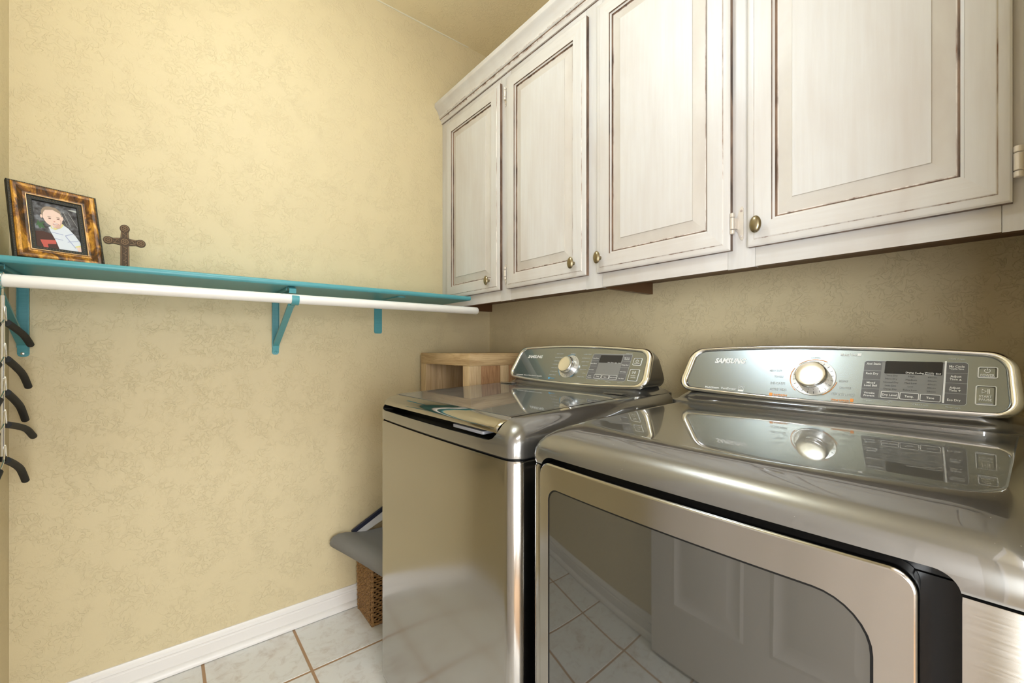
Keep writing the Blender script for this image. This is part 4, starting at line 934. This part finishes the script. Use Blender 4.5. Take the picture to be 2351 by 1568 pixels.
# ---- front-loading dryer
dm = empty('clothes_dryer', (.9, .32, 0), 'brushed steel front-loading dryer with large tinted door window in the foreground', 'dryer')
dx, dxb, dy0, dy1, drr, db = .580, 1.255, -.022, .662, .030, .006
b = MB()
b.loft([plan(dx + i, dxb, dy0 + i, dy1 - i, drr, db, z) for i, z in [(.012, .036), (0, .06), (0, .5), (0, .9015), (.002, .9065)]], 0, True, True)
body = b.build('cabinet_body', [INOX, BLACK], dm, smooth=40)
pocket = rrect(.047, .6275, .10, .95, .03, 6)
boolean(body, [cutter(BLACK, [[(x, y, z) for y, z in pocket] for x in (.45, .612)])])
for x in (dx + .06, dxb - .06):
    for y in (dy0 + .06, dy1 - .06):
        MB().loft(lathe((x, y, .0005), (0, 0, 1), [(0, .024), (.012, .024), (.014, .014), (.034, .014)], 18), 0, True, True).build('foot', BLACK, dm)
dcov = [(.004, .003, .9085), (.0010, .0005, .9100), (0, 0, .913), (-.001, 0, .926), (.0015, .001, .938), (.008, .005, .950), (.019, .012, .961), (.034, .021, .969), (.054, .031, .9755), (.078, .040, .9800), (.098, .046, .9825), (.104, .048, .9815)]
b = MB(); rings = []
for k, (fi, si, z) in enumerate(dcov):
    zz = (lambda z, kk: (lambda x: z + .028 * kk * (x - .68)))(z, min(1, max(0, k - 3) / 6))
    rings.append(plan(dx + fi, dxb, dy0 + si, dy1 - si, drr + fi * .3, db + fi * .22, zz))
for fi, si in ((.1052, .0488), (.109, .052)): rings.append(plan(dx + fi, dxb, dy0 + si, dy1 - si, drr + .031, db + .023, zz))
b.loft(rings, 0, True, True)
dcv = b.build('top_cover', [COVER, BLACK], dm)
arch = rrect(.0475, .628, .80, .9275, (.01, .01, .034, .02), 8)
boolean(dcv, [cutter(BLACK, [[(x, y, z) for y, z in arch] for x in (.45, .612)])])
# door
gY0, gY1, gZ0, gZ1 = .113, .592, .30, .870
DYc, DHW = .349, .273
fx = lambda y, z=0: .5725 - .012 * (1 - ((y - DYc) / DHW) ** 2)
NS = 20
def dring(ins, dep, y0=.0760, y1=.6225, z0=.15, z1=.9185, r=(.03, .03, .028, .022)):
    return [(fx(y) + dep, y, z) for y, z in rrect(y0 + ins, y1 - ins, z0 + ins, z1 - ins, tuple(max(.004, q - ins) for q in r), 8, ns=NS)]
gr = (.05, .05, .030, .034)
b = MB()
def gring(ins, dep): return dring(ins, dep, gY0, gY1, gZ0, gZ1, (.05, .05, .03, .048) if False else (.05, .05, .022, .05))
# rrect corners are (low y, low z), (high y, low z), (high y, high z), (low y, high z)
b.loft([[(.6105, y, z) for _, y, z in dring(.004, 0)], dring(.002, .022), dring(0, .012), dring(0, .0035), dring(.0012, .0012), dring(.0035, 0)], 0)
b.loft([dring(.0035, 0), gring(-.0030, 0)], 0)
b.loft([gring(-.0030, 0), gring(-.0024, .0012), gring(0, .0014)], 1)
door = b.build('dryer_door', [INOX, BLACK], dm, smooth=40)
b = MB(); g0 = [(y, z) for _, y, z in gring(0, 0)]
cy, cz = (gY0 + gY1) / 2, (gZ0 + gZ1) / 2
rings = []
for k in (1, .9, .75, .6, .45, .3, .15, .02):
    rings.append([(fx(cy + (y - cy) * k) + .0014, cy + (y - cy) * k, cz + (z - cz) * k) for y, z in g0])
b.loft(rings, 0, False, True); b.build('door_glass', DGLASS, door, smooth=60)
dF = Face(1.13, .65, 1.02, 27)
do = trap((-.002, .006), (.634, -.001), (.622, .1215), (.014, .1275), .030, .036, .007, .0135)
di = trap((.020, .014), (.616, .006), (.608, .113), (.034, .119), .020, .028, .006, .0130)
console(dm, dF, do, di, 1.235, .012, DRY_T1, DRY_T2, DRY_DIAL, ((60, 135), (150, 228), (300, 350)),
        (.657, .008, [(1.085, .9965), (1.098, .9975), (1.108, 1.0010), (1.117, 1.0060), (1.124, 1.0125), (1.132, 1.016), (1.145, 1.022), (1.235, 1.022), (1.235, .98), (1.085, .98)]))
